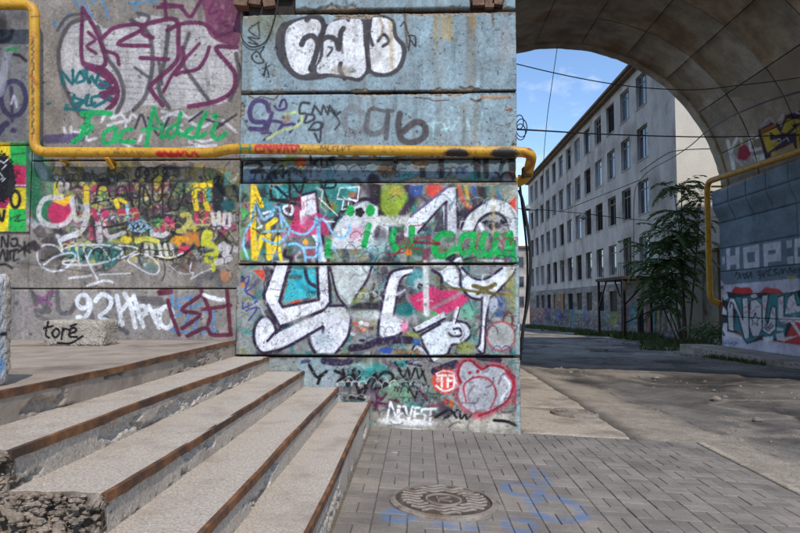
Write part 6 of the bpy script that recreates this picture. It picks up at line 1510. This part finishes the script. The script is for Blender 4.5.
MB().lathe([(0.05, -0.2), (0.1, -0.26), (0.08, -0.32), (0.005, -0.35)], 12, p).build('bulb', M['glass_pale'], LP2)
YC = 7.15
for k, L in enumerate(([(519, 190), (523.5, 205), (528.5, 235), (530.5, 265), (528, 300), (523.5, 325), (521.5, 350)], [(519, 175), (521.5, 200), (526, 240), (527.5, 268), (526, 305), (522, 335), (520.5, 360)])):
    wire('thick_cable', ('thick black cable bowing out beside the pier edge', 'inner black cable running down close to the pier edge')[k], pxs([(u, v, YC + 0.05 * k) for u, v in L]), 0.017 - 0.004 * k, 'cable')
loops = []
for k in range(3):
    cx_, cy_, rx, ry = ((521.5, 128, 5.5, 9), (520.5, 132, 5, 8), (519.5, 122, 4.0, 7))[k]
    pts = [at_y(cx_ + rx * math.cos(a), cy_ + ry * math.sin(a), 7.05 + 0.015 * k) for a in np.linspace(0, 2 * math.pi, 14)]
    wire('wire_loop', ('larger coil of black wire at the pier side', 'smaller coil of black wire at the pier side', 'uppermost coil of black wire at the pier side')[k], pts, 0.006, 'wire', k=4)
wire('dangling_cable', 'thin rusty cable looped over the top left corner of the pier', [at_y(u, v, YP - 0.02) for u, v in ((240, 30), (243, 40), (250, 46.5), (259, 46), (266, 41), (271, 30), (276, 12), (279, -6))], 0.007, 'cable', mat=M['steel_dark'])

# ---------------------------------------------------------------- ailanthus tree by the factory corner, bushes, grass, stones
def frond(b, p, d, L, rnd, droop=0.35):
    d = Vector(d).normalized(); side = d.cross(Vector((0, 0, 1))).normalized()
    n = 12; q = Vector(p); dd = d.copy(); pts = [q.copy()]
    for i in range(n):
        dd = (dd + Vector((0, 0, -droop / n * (1 + i * 0.25)))).normalized(); q = q + dd * (L / n); pts.append(q.copy())
        ll = L * 0.27 * (1 - 0.55 * abs(i / n - 0.45)); w = ll * 0.22
        for s in (-1, 1):
            ld = (side * s * 0.95 + dd * 0.45 + Vector((0, 0, -0.25 + rnd.uniform(-.15, .15)))).normalized()
            wn = ld.cross(Vector((0, 0, 1)) + dd * rnd.uniform(-.4, .4)).normalized() * w
            t0 = q + ld * 0.01; t1 = q + ld * ll * 0.35; t2 = q + ld * ll
            b.add([t0, t1 + wn, t2, t1 - wn], [(0, 1, 2, 3)])
def ailanthus(name, label, stems, seed, cat='tree', nf=13, Lf=1.3, group=None):
    rnd = random.Random(seed); t_ = thing(name, label, cat, group=group); tr = MB(); cr = MB()
    for (bx, by, bz, tx_, ty_, tz_, r) in stems:
        B = Vector((bx, by, bz)); T = Vector((tx_, ty_, tz_)); mid = B.lerp(T, 0.55) + Vector((rnd.uniform(-.2, .2), rnd.uniform(-.2, .2), 0))
        P = [Vector(p) for p in smooth_path([B, mid, T], 6)]
        tr.tube(P, r, 6, [r * (1 - 0.75 * i / (len(P) - 1)) for i in range(len(P))])
        for f_, num, LL in ((1.0, nf, Lf), (0.86, nf - 3, Lf * 0.95), (0.72, nf - 4, Lf * 0.85), (0.60, nf - 8, Lf * 0.75)):
            c_ = P[min(len(P) - 1, int(f_ * (len(P) - 1)))]
            for k in range(num):
                a = 2 * math.pi * (k + rnd.random()) / num; el = rnd.uniform(-0.1, 0.75) if f_ > 0.95 else rnd.uniform(-0.25, 0.45)
                d = Vector((math.cos(a) * math.cos(el), math.sin(a) * math.cos(el), math.sin(el)))
                st_ = c_ + d * 0.08
                tr.tube([c_, st_ + d * 0.1], 0.012, 4)
                frond(cr, st_, d, LL * rnd.uniform(0.7, 1.1), rnd, rnd.uniform(0.3, 0.8))
    tr.build('trunk', M['bark'], t_); cr.build('crown', M['leaf'], t_)
    return t_
def tp(u, v, d): q = at_y(u, v, d); return (q.x, q.y, q.z)
def stem(ub, ut, vt, d, r=0.06):
    b_ = at_y(ub, 320, d); q = at_y(ut, vt, d); return (b_.x, d, float(g(b_.x, d)) - 0.1, q.x, d + random.uniform(-.4, .4), q.z, r)
ailanthus('ailanthus_tree', 'feathery green ailanthus tree growing against the factory corner',
          [stem(686, 684, 188, 29.5, 0.07), stem(684, 672, 190, 30, 0.06), stem(688, 700, 200, 29, 0.05), stem(682, 662, 232, 29.5, 0.05), stem(680, 668, 246, 30, 0.05), stem(678, 650, 248, 30.3, 0.04), stem(682, 676, 222, 30, 0.05), stem(682, 654, 266, 29.5, 0.04), stem(680, 662, 288, 29.2, 0.035), stem(684, 676, 262, 29, 0.04)], 3)
for k, (u_, d_, h_) in enumerate(((693, 27.5, 0.8), (704, 26.5, 0.9), (712, 25.5, 0.8))):
    b_ = at_y(u_, 330, d_); z0 = float(g(b_.x, d_))
    ailanthus('sapling', ('short leafy sapling at the foot of the annex', 'taller leafy sapling between annex and passage wall', 'leafy sapling close behind the corner pipe')[k], [(b_.x, d_, z0, b_.x + 0.1, d_, z0 + h_, 0.03), (b_.x + 0.2, d_ + 0.2, z0, b_.x + 0.4, d_, z0 + h_ * 0.7, 0.02)], 20 + k, 'bush', 8, 0.6)
# grass verge along the factory
rg = random.Random(9); gb = MB()
def blade(b, x, y, h, rnd):
    z = float(g(x, y)) - 0.05; a = rnd.uniform(0, 6.28); w = 0.02 + h * 0.05; dx, dy = math.cos(a), math.sin(a); lx, ly = rnd.uniform(-.4, .4) * h, rnd.uniform(-.4, .4) * h
    b.add([(x - dx * w, y - dy * w, z), (x + dx * w, y + dy * w, z), (x + lx + dx * w * 0.4, y + ly, z + h * 0.7), (x + lx * 1.6, y + ly * 1.6, z + h)], [(0, 1, 2, 3)])
for k in range(15000):
    y = rg.uniform(34, 75); t_ = (y - 34) / 41; x = rg.uniform(10.2, 13.2)
    if x < 10.2 + 2.2 * float(fbm(y * 0.35, 1.0, 6, 3)): continue
    if float(vnoise(x * 0.9, y * 0.35, 3)) < 0.34: continue
    blade(gb, x, y, rg.uniform(0.10, 0.38) * (1.35 if y < 40 else 1), rg)
go = gb.build('grass_verge', M['grass']); tag(go, 'ragged grass growing along the foot of the factory', 'grass', kind='stuff')
wb = MB()
for k in range(1500):
    y = rg.uniform(11, 22.5); x = SX - 1.05 - abs(rg.gauss(0, 0.12))
    if float(vnoise(x, y * 0.8, 8)) < 0.62: continue
    blade(wb, x, y, rg.uniform(0.04, 0.16), rg)
for k in range(1800):
    u_ = rg.uniform(640, 712); d_ = rg.uniform(24, 31); p = at_y(u_, 330, d_)
    if float(vnoise(p.x * 0.8, d_ * 0.8, 18)) < 0.45: continue
    blade(wb, p.x, d_, rg.uniform(0.08, 0.4), rg)
wo_ = wb.build('weeds', M['grass']); tag(wo_, 'scattered weeds at the ledge and below the annex', 'weeds', kind='stuff')
# litter of stones
st = MB(); r2 = random.Random(12)
def zr(x, y): return float(road_z(np.array(x), np.array(y)))
for k in range(1000):
    if k < 420: x, y = r2.uniform(3.3, 9.3), r2.uniform(6.5, 20)
    elif k < 650: x, y = SX - 1.1 - abs(r2.gauss(0, 0.35)), r2.uniform(8, 23)
    else: x, y = r2.uniform(9.0, 15), r2.uniform(23, 33)
    if k < 420 and float(fbm(x * 0.7, y * 0.7 + 3, 22, 4)) < 0.5: continue
    rock(st, (x, y, zr(x, y) + 0.004), abs(r2.gauss(0, 0.018)) + 0.008 + (0.03 if k > 650 else 0), r2)
s_o = st.build('gravel', M['stone']); tag(s_o, 'loose stones and broken asphalt strewn over the roadway', 'gravel', kind='stuff')
for k, (u_, v_, r_) in enumerate(((716, 398, 0.09), (655, 375, 0.08), (757, 418, 0.07), (674, 345, 0.14), (690, 349, 0.12), (606, 349, 0.1), (662, 342, 0.16))):
    p = at_g(u_, v_); b_ = MB(); rock(b_, (0, 0, 0), r_, r2); o = b_.build('rubble_stone', M['stone']); o.location = (p.x, p.y, zr(p.x, p.y) + r_ * 0.35)
    tag(o, ('larger broken stone in the pothole on the roadway', 'stone lump by the cracked middle of the roadway', 'chunk of asphalt in the roadway near the gravel patch', 'grey boulder before the factory plinth', 'boulder below the annex doorway', 'small rock on the edge of the grass verge', 'big rock beside the canopy post')[k], 'stone')
